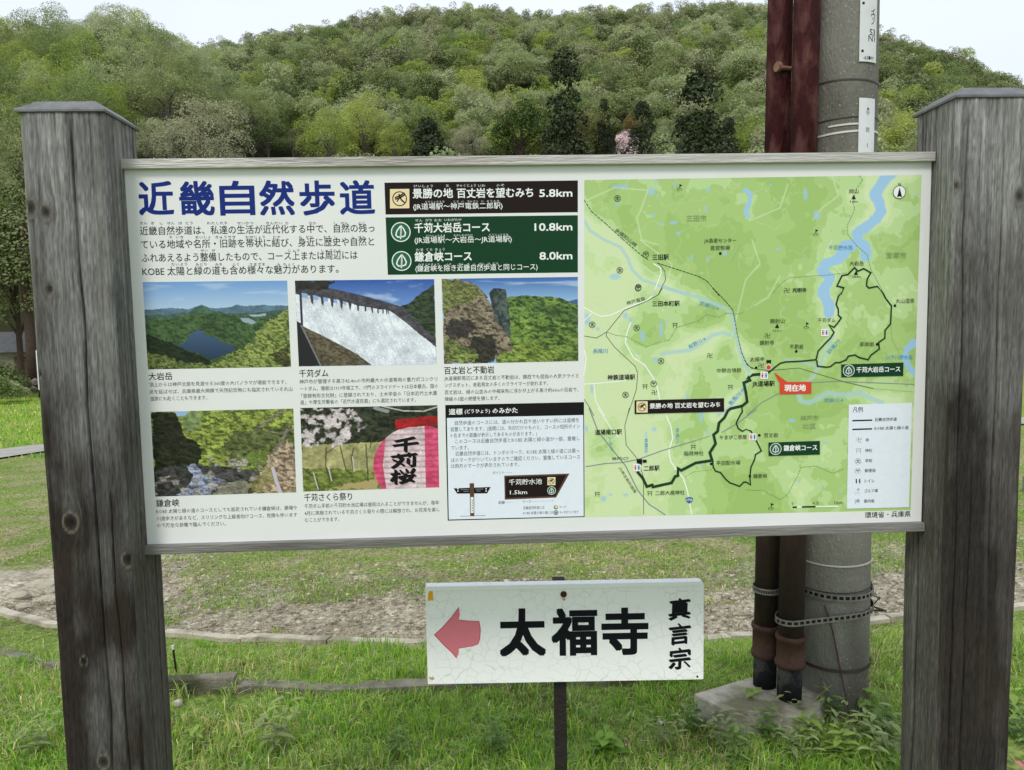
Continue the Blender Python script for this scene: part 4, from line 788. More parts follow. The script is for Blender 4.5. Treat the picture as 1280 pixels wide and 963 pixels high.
vo = n.new('ShaderNodeTexVoronoi'); vo.feature = 'DISTANCE_TO_EDGE'; vo.inputs['Scale'].default_value = 34; l.new(ad.outputs[0], vo.inputs['Vector'])
r = n.new('ShaderNodeValToRGB'); r.color_ramp.elements[0].position = .0; r.color_ramp.elements[0].color = (0, 0, 0, 1); r.color_ramp.elements[1].position = .03; r.color_ramp.elements[1].color = (1, 1, 1, 1); l.new(vo.outputs['Distance'], r.inputs['Fac'])
n2 = n.new('ShaderNodeTexNoise'); n2.inputs['Scale'].default_value = 9; l.new(t_.outputs['Object'], n2.inputs['Vector']); r2 = n.new('ShaderNodeValToRGB'); r2.color_ramp.elements[0].position = .42; r2.color_ramp.elements[1].position = .6; l.new(n2.outputs['Fac'], r2.inputs['Fac'])
mxx = n.new('ShaderNodeMath'); mxx.operation = 'MAXIMUM'; l.new(r.outputs['Color'], mxx.inputs[0]); l.new(r2.outputs['Color'], mxx.inputs[1])
mc = n.new('ShaderNodeMix'); mc.data_type = 'RGBA'; mc.inputs['A'].default_value = L4(214, 216, 214); mc.inputs['B'].default_value = L4(248, 248, 248); l.new(mxx.outputs[0], mc.inputs['Factor']); l.new(mc.outputs['Result'], b_.inputs['Base Color'])
bu = n.new('ShaderNodeBump'); bu.inputs['Strength'].default_value = .25; bu.inputs['Distance'].default_value = .003; l.new(mxx.outputs[0], bu.inputs['Height']); l.new(bu.outputs[0], b_.inputs['Normal'])
M_signw = mat('white_enamel', L4(246, 248, 249), L4(240, 242, 242), 12, .4)
# tray-shaped plate: rounded right-hand corner on top, folded top edge
def rr(x0, x1, z0, z1, rs, n=6):
    out = []
    for (cx, cz, a0), r_ in zip(((x1, z1, 0), (x0, z1, 90), (x0, z0, 180), (x1, z0, 270)), rs):
        sx = -1 if cx == x1 else 1; sz = -1 if cz == z1 else 1
        for k in range(n+1):
            a = R_(a0+90*k/n); out.append((cx+sx*r_+r_*math.cos(a), cz+sz*r_+r_*math.sin(a)))
    return out
P = rr(x0, x1, z0, z1+.006, (.012, .003, .002, .003)); bm = bmesh.new()
f0 = [bm.verts.new((x, 0, z)) for x, z in P]; f1 = [bm.verts.new((x, .022, z)) for x, z in P]; bm.faces.new(f0)
for k in range(len(P)): bm.faces.new((f0[k], f0[(k+1) % len(P)], f1[(k+1) % len(P)], f1[k]))
bm.faces.new(f1[::-1]); plate = bm_ob('sign_plate', bm, M_sign, SG)
bm = bmesh.new(); box(bm, x0+.003, x1-.010, -.006, .0005, z1-.008, z1+.0065); bm_ob('folded_edge', bm, M_signw, plate, .002)
M_spost = mat('rusty_dark_steel', L4(32, 27, 29), L4(46, 38, 38), 30, .6, .3)
bm = bmesh.new(); hw = abs(sp(709, 900)[0]-sp(693.5, 900)[0])/2; box(bm, -hw, hw, .0225, .0225+.03, -.3, sp(700, 729)[1]); bm_ob('sign_post', bm, M_spost, SG, .002)
bm = bmesh.new(); q = sp(704.5, 743); tube(bm, [(q[0], -.0035, q[1]), (q[0], .004, q[1])], [.0085, .0095], 16); tube(bm, [(q[0], -.008, q[1]), (q[0], -.003, q[1])], [.004, .005], 6); bm_ob('bolt', bm, mat('rusted_bolt', L4(52, 30, 24), L4(92, 50, 34), 200, .8), SG, smooth=False)
ink('arrow_pink', (216, 124, 136)); ink('arrow_edge', (200, 78, 90)); ink('sign_black', (20, 22, 28)); ink('yellow', (230, 170, 40)); ink('rust_stain', (184, 160, 120)); ink('sign_white', (230, 234, 236))
S7 = Zm(520, 710, 3.368)
def spoly(name, ik, layer, P, M=S7):
    q = np.array([sp(*M(*p)) for p in P]); V = np.stack([q[:, 0], np.full(len(q), yl(layer)), q[:, 1]], 1)
    from mathutils.geometry import tessellate_polygon
    TT = tessellate_polygon([[Vector(v) for v in V]]); buck(name, ik, layer, plate).add(V, np.array([list(t) for t in TT]))
arrow = [(75, 282), (110, 250), (150, 205), (181, 163), (184, 195), (180, 218), (222, 222), (267, 224), (273, 262), (270, 300), (262, 322), (240, 330), (205, 336), (180, 340), (180, 360), (170, 381), (150, 358), (115, 325)]
cx_, cy_ = 190, 278
spoly('arrow', 'arrow_edge', 1, arrow); spoly('arrow', 'arrow_pink', 2, [(cx_+(x-cx_)*.955, cy_+(y-cy_)*.955) for x, y in arrow])
for ch, xa, xb, cy in (('太', 357, 540, 275), ('福', 576, 757, 273), ('寺', 787, 972, 272)):
    xa, _ = S7(xa, 0); xb, cyy = S7(xb, cy); T(ch, xa, cyy, xb, 61, 'sign_lettering', 'sign_black', 3, .030, parent=plate, plane=sp)
for ch, cy in (('真', 175), ('言', 280), ('宗', 384)):
    xa, _ = S7(1066, 0); xb, cyy = S7(1154, cy); T(ch, xa, cyy, xb, 27.5, 'brush_lettering', 'sign_black', 3, .026, parent=plate, plane=sp)
spoly('yellow_sticker', 'yellow', 1, [(57, 92), (70, 96), (74, 138), (50, 138), (52, 110)])
spoly('stain', 'rust_stain', 1, [(58, 458), (66, 462), (72, 455), (74, 464), (80, 466), (68, 474), (60, 470), (54, 464)]); spoly('stain', 'rust_stain', 1, [(612, 128), (632, 128), (624, 141)])
bm = bmesh.new(); q = sp(*S7(1184, 457)); tube(bm, [(q[0], -.002, q[1]), (q[0], .001, q[1])], .0028, 10); bm_ob('rivet', bm, M_spost, SG)
build_text(); flush_print()

# ============================================================ GROUND
def pz(px, py, z):
    d = ray(px, py); t = (z-EYE[2])/d[2]; p = EYE+d*t; return Vector((p[0], p[1], z))
def pd(px, dist, py=400):
    """ground point at a given distance along the direction of a photo column"""
    d = ray(px, py); h = math.hypot(d[0], d[1]); x, y = d[0]/h*dist, d[1]/h*dist; return Vector((x, y, float(gz(x, y))))
KP = [gp(x, y) for x, y in ((-160, 742), (-40, 758), (0, 766), (65, 784), (210, 794), (350, 802), (520, 808), (700, 808), (900, 801), (1000, 791), (1120, 776), (1290, 760), (1500, 738))]
KX = np.array([p.x for p in KP]); KY = np.array([p.y for p in KP])
BP = [gp(x, y) for x, y in ((-160, 742), (-40, 738), (0, 729), (60, 702), (215, 690), (270, 735), (400, 745), (530, 730), (700, 727), (900, 722), (1100, 698), (1290, 690), (1500, 680))]
BX = np.array([p.x for p in BP]); BY = np.array([p.y for p in BP])
def Kf(x): return np.interp(x, KX, KY)
def Bf(x): return np.interp(x, BX, BY)
xs = np.concatenate([-np.geomspace(420, 7, 60), np.linspace(-6.9, 6.9, 230), np.geomspace(7, 420, 60)])
ys = np.concatenate([[-60, -20, -6, -2, 0, 1], np.geomspace(1.6, 460, 430)])
GX, GY = np.meshgrid(xs, ys); GZ = gz(GX, GY)
soil = sstep(-.03, .12, GY-Kf(GX))*(1-sstep(-.35, .3, GY-Bf(GX)+(fbm(GX*2.2, GY*2.2, 71, 4)-.5)*2.2))
GZ = GZ+soil*((fbm(GX*7, GY*7, 72, 4)-.5)*.06-.02)
heap = np.exp(-(((GX+4.25)/.55)**2+((GY-5.75)/.42)**2)); GZ = GZ+heap*.13
def lc(*c): return lin(c)
green = lc(100, 126, 54)*.85; green2 = lc(138, 154, 82)*.9; straw = lc(172, 162, 128)*.75; earth = lc(158, 150, 132)*1.05; earth2 = lc(188, 180, 160)*1.05
t1 = fbm(GX*1.1, GY*1.1, 73, 4)[..., None]; t2 = fbm(GX*4, GY*4, 74, 4)[..., None]
c = green*(1-t1)+green2*t1
rough = (sstep(5, 6, GY)*(1-sstep(13, 16, GY)))[..., None]*sstep(.42, .62, t2)
c = c*(1-rough*.8)+straw*rough*.8
m1 = (sstep(.5, .66, t2)*.5)*(1-rough); c = c*(1-m1)+lc(110, 98, 66)*.5*m1
se = sstep(.35, .65, fbm(GX*9, GY*9, 75, 4))[..., None]; ec = earth*(1-se)+earth2*se
s3 = soil[..., None]; c = c*(1-s3)+ec*s3
mead = (sstep(14, 17, GY)*(1-sstep(40, 60, GY)))[..., None]; c = c*(1-mead)+(lc(124, 148, 56)*.9*(1-t1)+lc(150, 164, 80)*.9*t1)*mead
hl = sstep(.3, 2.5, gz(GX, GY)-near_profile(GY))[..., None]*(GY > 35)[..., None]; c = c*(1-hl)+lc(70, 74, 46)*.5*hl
M_ground = vmat('ground_soil_and_turf', .95, .8, 18, .1)
_n = M_ground.node_tree.nodes; _l = M_ground.node_tree.links
_t = _n.new('ShaderNodeTexCoord'); _z = _n.new('ShaderNodeTexNoise'); _z.inputs['Scale'].default_value = 30; _z.inputs['Detail'].default_value = 8; _l.new(_t.outputs['Object'], _z.inputs['Vector'])
_m = _n.new('ShaderNodeMapRange'); _m.inputs['From Min'].default_value = .3; _m.inputs['From Max'].default_value = .7; _m.inputs['To Min'].default_value = .45; _m.inputs['To Max'].default_value = 1.5; _l.new(_z.outputs['Fac'], _m.inputs['Value'])
_v = _n.new('ShaderNodeVectorMath'); _v.operation = 'SCALE'; _a = [x for x in _n if x.bl_idname == 'ShaderNodeVertexColor'][0]; _l.new(_a.outputs[0], _v.inputs[0]); _l.new(_m.outputs[0], _v.inputs['Scale']); _l.new(_v.outputs[0], _n['Principled BSDF'].inputs['Base Color'])
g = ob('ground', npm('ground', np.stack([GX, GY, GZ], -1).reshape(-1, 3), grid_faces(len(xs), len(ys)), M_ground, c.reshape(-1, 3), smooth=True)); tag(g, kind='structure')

def strip(name, pts, wd, lift, mt, n=60, th=0.0, jitter=0):
    """ribbon lying on the ground; with th it is a solid kerb standing th above it"""
    P = np.array([[p.x, p.y] for p in pts]); L = np.concatenate([[0], np.cumsum(np.linalg.norm(np.diff(P, axis=0), axis=1))])
    s = np.linspace(0, L[-1], n); X = np.interp(s, L, P[:, 0]); Y = np.interp(s, L, P[:, 1])
    T_ = np.stack([np.gradient(X), np.gradient(Y)], 1); T_ /= np.linalg.norm(T_, axis=1)[:, None]; N_ = np.stack([-T_[:, 1], T_[:, 0]], 1)
    Z = gz(X, Y)+lift; ja = (vn(s*9, s*0, 3)-.5)*jitter; jb = (vn(s*9, s*0+4, 5)-.5)*jitter
    a = np.stack([X-N_[:, 0]*(wd/2+ja), Y-N_[:, 1]*(wd/2+ja)], 1); b = np.stack([X+N_[:, 0]*(wd/2+jb), Y+N_[:, 1]*(wd/2+jb)], 1)
    i = np.arange(n-1)
    if not th:
        za = gz(a[:, 0], a[:, 1])+lift; zb = gz(b[:, 0], b[:, 1])+lift
        V = np.vstack([np.column_stack([a, za]), np.column_stack([b, zb])]); F = [np.stack([i, i+1, i+1+n, i+n], 1)]
    else:
        zt = Z+th+(vn(s*6, s*0, 8)-.5)*.006; zl = Z-.12
        V = np.vstack([np.column_stack([a, zl]), np.column_stack([a, zt]), np.column_stack([b, zt]), np.column_stack([b, zl])])
        F = [np.vstack([np.stack([i+k*n, i+1+k*n, i+1+(k+1)*n, i+(k+1)*n], 1) for k in range(3)]), np.array([[0, n, 2*n, 3*n], [n-1, 4*n-1, 3*n-1, 2*n-1]])]
    return ob(name, npm(name, V, F, mt))
M_conc = mat('pale_concrete', L4(206, 198, 180), L4(174, 166, 148), 18, .9, .4, 120, c3=L4(140, 134, 114), c3scale=4)
M_concd = mat('mossy_concrete', L4(146, 140, 126), L4(104, 100, 86), 14, .92, .5, 110, c3=L4(72, 74, 52), c3scale=5)
M_asph = mat('farm_road_concrete', L4(176, 172, 166), L4(150, 147, 142), 5, .9, .2, 60)
M_asphd = mat('asphalt', L4(92, 90, 90), L4(74, 73, 73), 5, .9, .2, 60)
ED = thing('concrete_edging', 'low pale concrete edging curving between the near grass and the bare soil strip', 'edging', tuple(KP[5]))
_P = np.array([[p.x, p.y] for p in KP]); _L = np.concatenate([[0], np.cumsum(np.linalg.norm(np.diff(_P, axis=0), axis=1))])
for k_ in range(int(_L[-1]/.6)):
    ss = np.linspace(k_*.6+.004, k_*.6+.596, 6); pts = [Vector((float(np.interp(q, _L, _P[:, 0])), float(np.interp(q, _L, _P[:, 1])), 0)) for q in ss]
    o = strip('kerb_stone', pts, .062+random.uniform(-.004, .004), random.uniform(-.006, .004), M_conc, 6, .034, .006); o.parent = ED; o.matrix_parent_inverse = Matrix.Translation(-KP[5])
k2 = [gp(x, y) for x, y in ((-200, 786), (-60, 804), (0, 817), (69, 835), (217, 856), (300, 862), (420, 866), (530, 861), (700, 856), (830, 850))]
o = strip('concrete_kerb', k2, .06, 0, M_concd, 120, .028, .02); tag(o, 'mossy concrete kerb half buried in the near grass, crossing left to centre', 'kerb')
bm = bmesh.new(); a = gp(208, 870); b = gp(294, 867); d_ = (b-a); d_.z = 0; d_.normalize(); nn = Vector((-d_.y, d_.x, 0))
pa, pb = a-d_*.25, b
vs = []
for z in (-.15, .075):
    for q in (pa, pb, pb+nn*.05, pa+nn*.05): vs.append(bm.verts.new((q.x, q.y, min(pa.z, pb.z)+z-.005)))
for f in ((0, 1, 2, 3), (4, 5, 6, 7), (0, 1, 5, 4), (1, 2, 6, 5), (2, 3, 7, 6), (3, 0, 4, 7)): bm.faces.new([vs[i] for i in f])
o = bm_ob('drain_wall', bm, M_concd, None, .006); tag(o, 'short grey concrete drain wall in the grass just right of the left post', 'drain wall')
ROADP = [pd(-500, 15), gp(-100, 583), gp(0, 569), gp(50, 562), gp(200, 548), gp(420, 536), gp(700, 530), gp(1300, 528)]; ROADL = [(p.x, p.y) for p in ROADP]
o = strip('farm_road', ROADP, 1.25, .035, M_asph, 200); tag(o, kind='structure')
o = strip('asphalt_lane', [pd(-700, 26), gp(-60, 468), gp(0, 461), gp(42, 457), pd(120, 37), pd(400, 38), pd(700, 40)], 1.6, .03, M_asphd, 160); tag(o, kind='structure')

# ============================================================ GRASS (uncountable)
rng = np.random.default_rng(5)
def blades(name, N, X, Y, Hh, Wd, cols, mt, lean=1.15, z=None):
    N = len(X); Z = gz(X, Y)-.004 if z is None else z
    a = rng.uniform(0, 2*np.pi, N); ln = rng.uniform(.1, 1, N)*lean; dx = np.cos(a); dy = np.sin(a)
    b = rng.uniform(0, np.pi, N); wx = np.cos(b)*Wd/2; wy = np.sin(b)*Wd/2
    B = np.stack([X, Y, Z], 1); M1 = B+np.stack([dx*Hh*ln*.3, dy*Hh*ln*.3, Hh*.55], 1); TP = B+np.stack([dx*Hh*ln, dy*Hh*ln, Hh*np.maximum(.25, 1-ln*.5)], 1)
    w_ = np.stack([wx, wy, np.zeros(N)], 1)
    V = np.stack([B-w_, B+w_, M1+w_*.75, M1-w_*.75, TP], 1).reshape(-1, 3)
    i = np.arange(N)[:, None]*5; F = [i+np.array([[0, 1, 2, 3]]), i+np.array([[3, 2, 4]])]
    sh = np.repeat(cols[:, None, :], 5, 1)
    return ob(name, npm(name, V, F, mt, sh.reshape(-1, 3)))
M_grass = vmat('grass_blades', .6, spec=.25, trans=.4)
def gcol(N, X, Y, dry):
    p = np.array([lc(112, 150, 50), lc(134, 164, 60), lc(90, 130, 46), lc(156, 170, 84), lc(132, 148, 100), lc(196, 186, 138), lc(164, 148, 104)])*1.78
    w1 = fbm(X*1.7, Y*1.7, 81, 3); r = rng.random(N); d = dry+(w1-.5)*.9
    k = np.where(r < d, rng.integers(5, 7, N), np.where(r < d+.16, 4, np.where(r < d+.3, 3, rng.integers(0, 3, N))))
    return p[k]*rng.uniform(.7, 1.2, (N, 1))
def sample(N, y0, y1, mx_=.78, power=1):
    Y = y0+(y1-y0)*rng.random(N)**power; X = (rng.random(N)*2-1)*(Y*mx_+.35); return X, Y
X, Y = sample(190000, 1.95, 5.3, power=1.15); cl = fbm(X*5, Y*5, 82, 3)
keep = (Y < Kf(X)-.05) & (rng.random(len(X)) < np.clip(cl*2.2-.25, .12, 1)); keep &= ~((X > 1.45) & (Y < 2.52))
# nothing grows through the board posts, pole or block
dwa, dwb = gp(200, 872), gp(298, 868); dd_ = dline(X, Y, [(dwa.x, dwa.y-.06), (dwb.x, dwb.y-.06)]); keep &= ~((dd_ < .10) & (rng.random(len(X)) < .93))
X, Y, cl = X[keep], Y[keep], cl[keep]; tall = fbm(X*2.3, Y*2.3, 83, 3)
H_ = rng.uniform(.014, .042, len(X))*(.45+1.4*tall)*np.clip((Kf(X)-Y)/.35, .35, 1)*np.where(rng.random(len(X)) < .04, 1.7, 1)*np.interp(Y, [2, 3.2, 4.6], [1.25, 1.0, .8])
o = blades('grass', 0, X, Y, H_, rng.uniform(.0022, .005, len(X)), gcol(len(X), X, Y, .09), M_grass); tag(o, 'fresh green spring grass around the board and pole', 'grass', kind='stuff')
# long coarse tufts
nt_ = 620;  tx, ty_ = sample(nt_, 2.0, 4.2, power=.9); ok = (ty_ < Kf(tx)-.25) & ~((tx > 1.4) & (ty_ < 2.55)); tx, ty_ = tx[ok], ty_[ok]; bx_ = rng.uniform(.72, 1.35, 60); by_ = rng.uniform(2.28, 2.5, 60); tx = np.concatenate([tx, bx_]); ty_ = np.concatenate([ty_, by_]); X = np.repeat(tx, 26)+rng.normal(0, .018, len(tx)*26); Y = np.repeat(ty_, 26)+rng.normal(0, .018, len(tx)*26)
blk = (X > .60) & (X < 1.35) & (Y > 2.47) & (Y < 2.95); X, Y = X[~blk], Y[~blk]
o = blades('grass_tufts', 0, X, Y, rng.uniform(.04, .11, len(X)), rng.uniform(.003, .006, len(X)), gcol(len(X), X, Y, .08)*.9, M_grass, 1.0); tag(o, 'coarse long-bladed tufts standing out of the near grass', 'grass tufts', kind='stuff')
X, Y = sample(150000, 4.2, 14, .8, 1.5); keep = (Y > Bf(X)-.5+(fbm(X*2, Y*2, 84, 3)-.5)*1.6) & (rng.random(len(X)) < np.clip(fbm(X*2.5, Y*2.5, 85, 4)*4-1.2, .12, 1)) & (dline(X, Y, ROADL) > .75); X, Y = X[keep], Y[keep]
o = blades('field_grass', 0, X, Y, rng.uniform(.018, .045, len(X))*(.6+fbm(X*2, Y*2, 86, 3)), rng.uniform(.004, .010, len(X)), gcol(len(X), X, Y, .12)*.9, M_grass, 1.2); tag(o, 'patchy rough grass on the fallow field behind the soil strip', 'field grass', kind='stuff')
X, Y = sample(60000, 14, 34, .9, 1.2); keep = (X < -3) & (dline(X, Y, ROADL) > .8); X, Y = X[keep], Y[keep]
o = blades('meadow_grass', 0, X, Y, rng.uniform(.05, .12, len(X)), rng.uniform(.02, .04, len(X)), gcol(len(X), X, Y, .02)*1.05, M_grass, .8); tag(o, 'bright green meadow grass beyond the farm road', 'meadow', kind='stuff')
# dry straw lying flat
X, Y = sample(110000, 2.0, 9, .78, 1.2); keep = (((Y > Kf(X)+.03) & (rng.random(len(X)) < np.where(Y < Bf(X)+.4, 1, .35))) | (rng.random(len(X)) < .16)); X, Y = X[keep], Y[keep]; N = len(X)
a = rng.uniform(0, np.pi, N); Ln = rng.uniform(.02, .07, N); Z = gz(X, Y)+rng.uniform(.0, .02, N); d = np.stack([np.cos(a)*Ln, np.sin(a)*Ln, rng.uniform(-.2, .3, N)*Ln], 1); wv = np.stack([-np.sin(a), np.cos(a), np.full(N, .3)], 1)*rng.uniform(.001, .0025, N)[:, None]
B = np.stack([X, Y, Z], 1); V = np.stack([B-wv, B+wv, B+d+wv*.4, B+d-wv*.4], 1).reshape(-1, 3); F = np.arange(N)[:, None]*4+np.arange(4)[None, :]
pc = np.array([lc(190, 178, 146), lc(160, 146, 116), lc(206, 198, 172), lc(112, 100, 80)])[rng.integers(0, 4, N)]*.75
o = ob('straw', npm('straw', V, F, M_grass, np.repeat(pc, 4, 0))); tag(o, 'dry straw and stubble strewn over the soil and between the grass', 'straw', kind='stuff')
# clods on the bare strip
def clods(N, X, Y, r0, r1, name, cols):
    ico = np.array([[0, 0, 1], [.894, 0, .447], [.276, .851, .447], [-.724, .526, .447], [-.724, -.526, .447], [.276, -.851, .447], [.724, .526, -.447], [-.276, .851, -.447], [-.894, 0, -.447], [-.276, -.851, -.447], [.724, -.526, -.447], [0, 0, -1]])
    fc = np.array([[0, 1, 2], [0, 2, 3], [0, 3, 4], [0, 4, 5], [0, 5, 1], [1, 6, 2], [2, 7, 3], [3, 8, 4], [4, 9, 5], [5, 10, 1], [1, 10, 6], [2, 6, 7], [3, 7, 8], [4, 8, 9], [5, 9, 10]])
    N = len(X); r = r0+(r1-r0)*rng.random(N)**3; V = ico[None]*rng.uniform(.6, 1.25, (N, 12, 1))*r[:, None, None]*np.array([1.2, 1, .6]); V = V+np.stack([X, Y, gz(X, Y)+.002], 1)[:, None]
    return ob(name, npm(name, V.reshape(-1, 3), (np.arange(N)[:, None, None]*12+fc[None]).reshape(-1, 3), M_clod, np.repeat(cols, 12, 0)))
M_clod = vmat('dry_soil', .95, .5, 90, .1)
X, Y = sample(30000, 3.9, 8.5, .78, 1.0); keep = (Y > Kf(X)+.06) & (Y < Bf(X)+.35+(rng.random(len(X))-.5)*1.2); X, Y = X[keep], Y[keep]
pc = np.array([earth, earth2, lc(188, 180, 160)*.9, lc(132, 122, 104)*.9])[rng.integers(0, 4, len(X))]
o = clods(0, X, Y, .004, .02, 'soil_clods', pc); tag(o, 'crumbly grey brown soil clods on the bare strip', 'soil', kind='stuff')
for (px, py, s, wl_) in ((50, 738, .11, 'largest lump of turned earth in the heap left of the left post'), (24, 748, .07, 'middle lump of turned earth low in the heap'), (8, 742, .08, 'lump of turned earth at the left edge of the frame'), (62, 752, .06, 'small earth lump touching the left post edge'), (30, 760, .05, 'smallest earth lump nearest the concrete edging'), (58, 722, .09, 'topmost earth lump at the back of the heap')):
    p = gp(px, py); bm = bmesh.new(); bmesh.ops.create_icosphere(bm, subdivisions=3, radius=1)
    from mathutils import noise
    for v in bm.verts:
        q = v.co*1.0; f = 1+.35*noise.noise(q*1.3+Vector((px, py, 0)))+.16*noise.noise(q*4); v.co = Vector((q.x*1.25, q.y*.8, q.z*.55))*f*s
    o = bm_ob('earth_lump', bm, mat('earth_lump_soil', tuple(earth2*.9)+(1,), tuple(earth)+(1,), 20, .95, .6) if 'earth_lump_soil' not in bpy.data.materials else bpy.data.materials['earth_lump_soil'], None, smooth=False)
    o.location = p+Vector((0, 0, s*.2)); tag(o, wl_, 'earth lump', 'earth lumps in the soil heap')

# ============================================================ LEAFY WEEDS round the pole foot
def weed_mesh(seed, h, n, ll, ww, tint):
    r = np.random.default_rng(seed); V = []; F = []; Cc = []
    st = r.integers(3, 6)
    for s in range(st):
        ang = r.uniform(0, 6.28); ln = r.uniform(.1, .5)*h; hh = h*r.uniform(.5, 1); bx, by = r.uniform(-.03, .03, 2)
        for k in range(n):
            t = .15+.85*k/n; p = np.array([bx+math.cos(ang)*ln*t*t, by+math.sin(ang)*ln*t*t, hh*t]); a = k*2.4+r.uniform(0, 1); L_ = ll*(1.1-.6*abs(t-.4))*r.uniform(.7, 1.2); w_ = ww*L_/ll
            d = np.array([math.cos(a), math.sin(a), r.uniform(.0, .6)]); d /= np.linalg.norm(d); sd_ = np.array([-math.sin(a), math.cos(a), 0])
            i = len(V); V += [p, p+d*L_*.35+sd_*w_, p+d*L_*.4+np.array([0, 0, -.1*w_]), p+d*L_*.35-sd_*w_, p+d*L_*.75+sd_*w_*.7-np.array([0, 0, .1*L_]), p+d*L_*.75-sd_*w_*.7-np.array([0, 0, .1*L_]), p+d*L_*1.05-np.array([0, 0, .3*L_])]
            F += [[i, i+1, i+2], [i, i+2, i+3], [i+2, i+1, i+4], [i+2, i+5, i+3], [i+2, i+4, i+6], [i+2, i+6, i+5]]; cc = tint*np.array([1.12, 1.08, .8])*r.uniform(.7, 1.3); Cc += [cc*1.5]*7
        i = len(V); e = np.array([bx+math.cos(ang)*ln, by+math.sin(ang)*ln, hh]); b0 = np.array([bx, by, -.01]); V += [b0+[.0015, 0, 0], b0-[.0015, 0, 0], e]; F += [[i, i+1, i+2]]; Cc += [lc(110, 120, 70)*.7]*3
    return npm('leafy_weed', np.array(V), np.array(F), M_weed, np.array(Cc))
M_weed = vmat('weed_leaves', .55, spec=.3, trans=.2)
wm = [weed_mesh(i, h, 9, ll, ww, t_*.8) for i, (h, ll, ww, t_) in enumerate([(.16, .05, .010, lc(96, 122, 72)), (.12, .06, .013, lc(112, 136, 70)), (.20, .05, .008, lc(118, 132, 96)), (.09, .045, .016, lc(100, 134, 52))])]
def weed_label(px, py, i):
    c_ = [t for x, t in ((60, 'left of the left post'), (330, 'just right of the left post'), (450, 'under the left half of the board'), (590, 'below the pink arrow of the temple sign'), (700, 'close left of the sign post'), (850, 'right of the sign post'), (915, 'by the left corner of the concrete block'), (950, 'in front of the concrete block'), (997, 'below the two pipes'), (1040, 'in front of the concrete pole'), (1070, 'at the right side of the pole foot'), (1115, 'between pole foot and right post'), (2000, 'right of the right post')) if px < x][0]
    r_ = 'taller' if i % 3 == 0 else 'broad-leaved' if i % 3 == 1 else 'spindly'
    return '%s green weed %s, %s' % (r_, c_, 'farther back' if py < 903 else 'in the middle row' if py < 930 else 'nearest the camera')
spots = [(862, 912), (905, 932), (935, 900), (960, 925), (985, 905), (1010, 930), (1035, 905), (1062, 930), (1080, 900), (1095, 925), (1000, 955), (1045, 950), (925, 955), (1100, 955), (1265, 900), (1275, 930), (350, 938), (500, 945), (620, 940), (760, 945), (835, 935), (50, 945), (240, 940)]
for i, (px, py) in enumerate(spots):
    o = ob('leafy_weed', wm[(i*7+i//3) % 4] if i > 16 else wm[(0, 2, 1)[i % 3]]); o.location = gp(px, py); o.rotation_euler = (0, 0, i*1.3); s = .75+.5*random.random(); o.scale = (s, s, s)
    tag(o, weed_label(px, py, i), 'weed', 'leafy weeds in the grass')
M_stalk = mat('dry_stalk', L4(176, 160, 116), L4(130, 112, 78), 40, .9)
for i, (a, b, up, bend) in enumerate([((1000, 885), (1048, 860), .30, .12), ((1040, 890), (1040, 800), .26, -.05), ((1050, 890), (1025, 870), .2, .1), ((985, 900), (1005, 880), .16, .14), ((1075, 890), (1092, 830), .28, .05)]):
    p = gp(*a); bm = bmesh.new(); tube(bm, [p+Vector((0, -.05, -.01)), p+Vector((bend*.3, -.06, up*.5)), p+Vector((bend, -.05, up))], [.002, .0017, .001], 5)
    for k in range(7):
        q = p+Vector((bend*(.5+.07*k), -.05, up*(.55+.06*k))); d = Vector((random.uniform(-1, 1), random.uniform(-1, 1), .5))*.02; vs = [bm.verts.new(q), bm.verts.new(q+d+Vector((.004, 0, 0))), bm.verts.new(q+d*1.3)]; bm.faces.new(vs)
    o = bm_ob('dry_stalk', bm, M_stalk); tag(o, ('dry stalk arching in front of the pipes and pole foot', 'upright dry stalk with seed heads in front of the pole', 'dry stalk leaning left at the middle of the pole foot', 'shortest dry stalk at the foot of the right pipe', 'tall dry stalk at the right side of the pole foot')[i], 'stalk', 'dry stalks at the pole foot')

# ============================================================ UTILITY POLE
PYc = 2.78; pc_ = pz(1046, 868, .12); PXc = ray(1039, 868); PXc = PXc[0]/PXc[1]*PYc; PR_ = .1325
M_pole = mat('speckled_pole_concrete', L4(146, 144, 135), L4(114, 112, 103), 5, .9, .45, 160, c3=L4(92, 90, 80), c3scale=3.0, stretch=(1, 1, .35))
_n = M_pole.node_tree.nodes; _l = M_pole.node_tree.links; _b = _n['Principled BSDF']; _src = _b.inputs['Base Color'].links[0].from_socket
_t = _n.new('ShaderNodeTexCoord'); _v = _n.new('ShaderNodeTexVoronoi'); _v.inputs['Scale'].default_value = 95; _l.new(_t.outputs['Object'], _v.inputs['Vector'])
_r = _n.new('ShaderNodeValToRGB'); _r.color_ramp.elements[0].position = .16; _r.color_ramp.elements[0].color = (1, 1, 1, 1); _r.color_ramp.elements[1].position = .24; _r.color_ramp.elements[1].color = (0, 0, 0, 1); _l.new(_v.outputs['Distance'], _r.inputs['Fac'])
_w = _n.new('ShaderNodeMath'); _w.operation = 'MULTIPLY'; _g = _n.new('ShaderNodeMath'); _g.operation = 'GREATER_THAN'; _g.inputs[1].default_value = .72; _s = _n.new('ShaderNodeSeparateColor'); _l.new(_v.outputs['Color'], _s.inputs[0]); _l.new(_s.outputs[0], _g.inputs[0]); _l.new(_r.outputs['Color'], _w.inputs[0]); _l.new(_g.outputs[0], _w.inputs[1])
_x = _n.new('ShaderNodeMix'); _x.data_type = 'RGBA'; _x.inputs['B'].default_value = L4(172, 168, 158); _l.new(_w.outputs[0], _x.inputs['Factor']); _l.new(_src, _x.inputs['A']); _l.new(_x.outputs['Result'], _b.inputs['Base Color'])
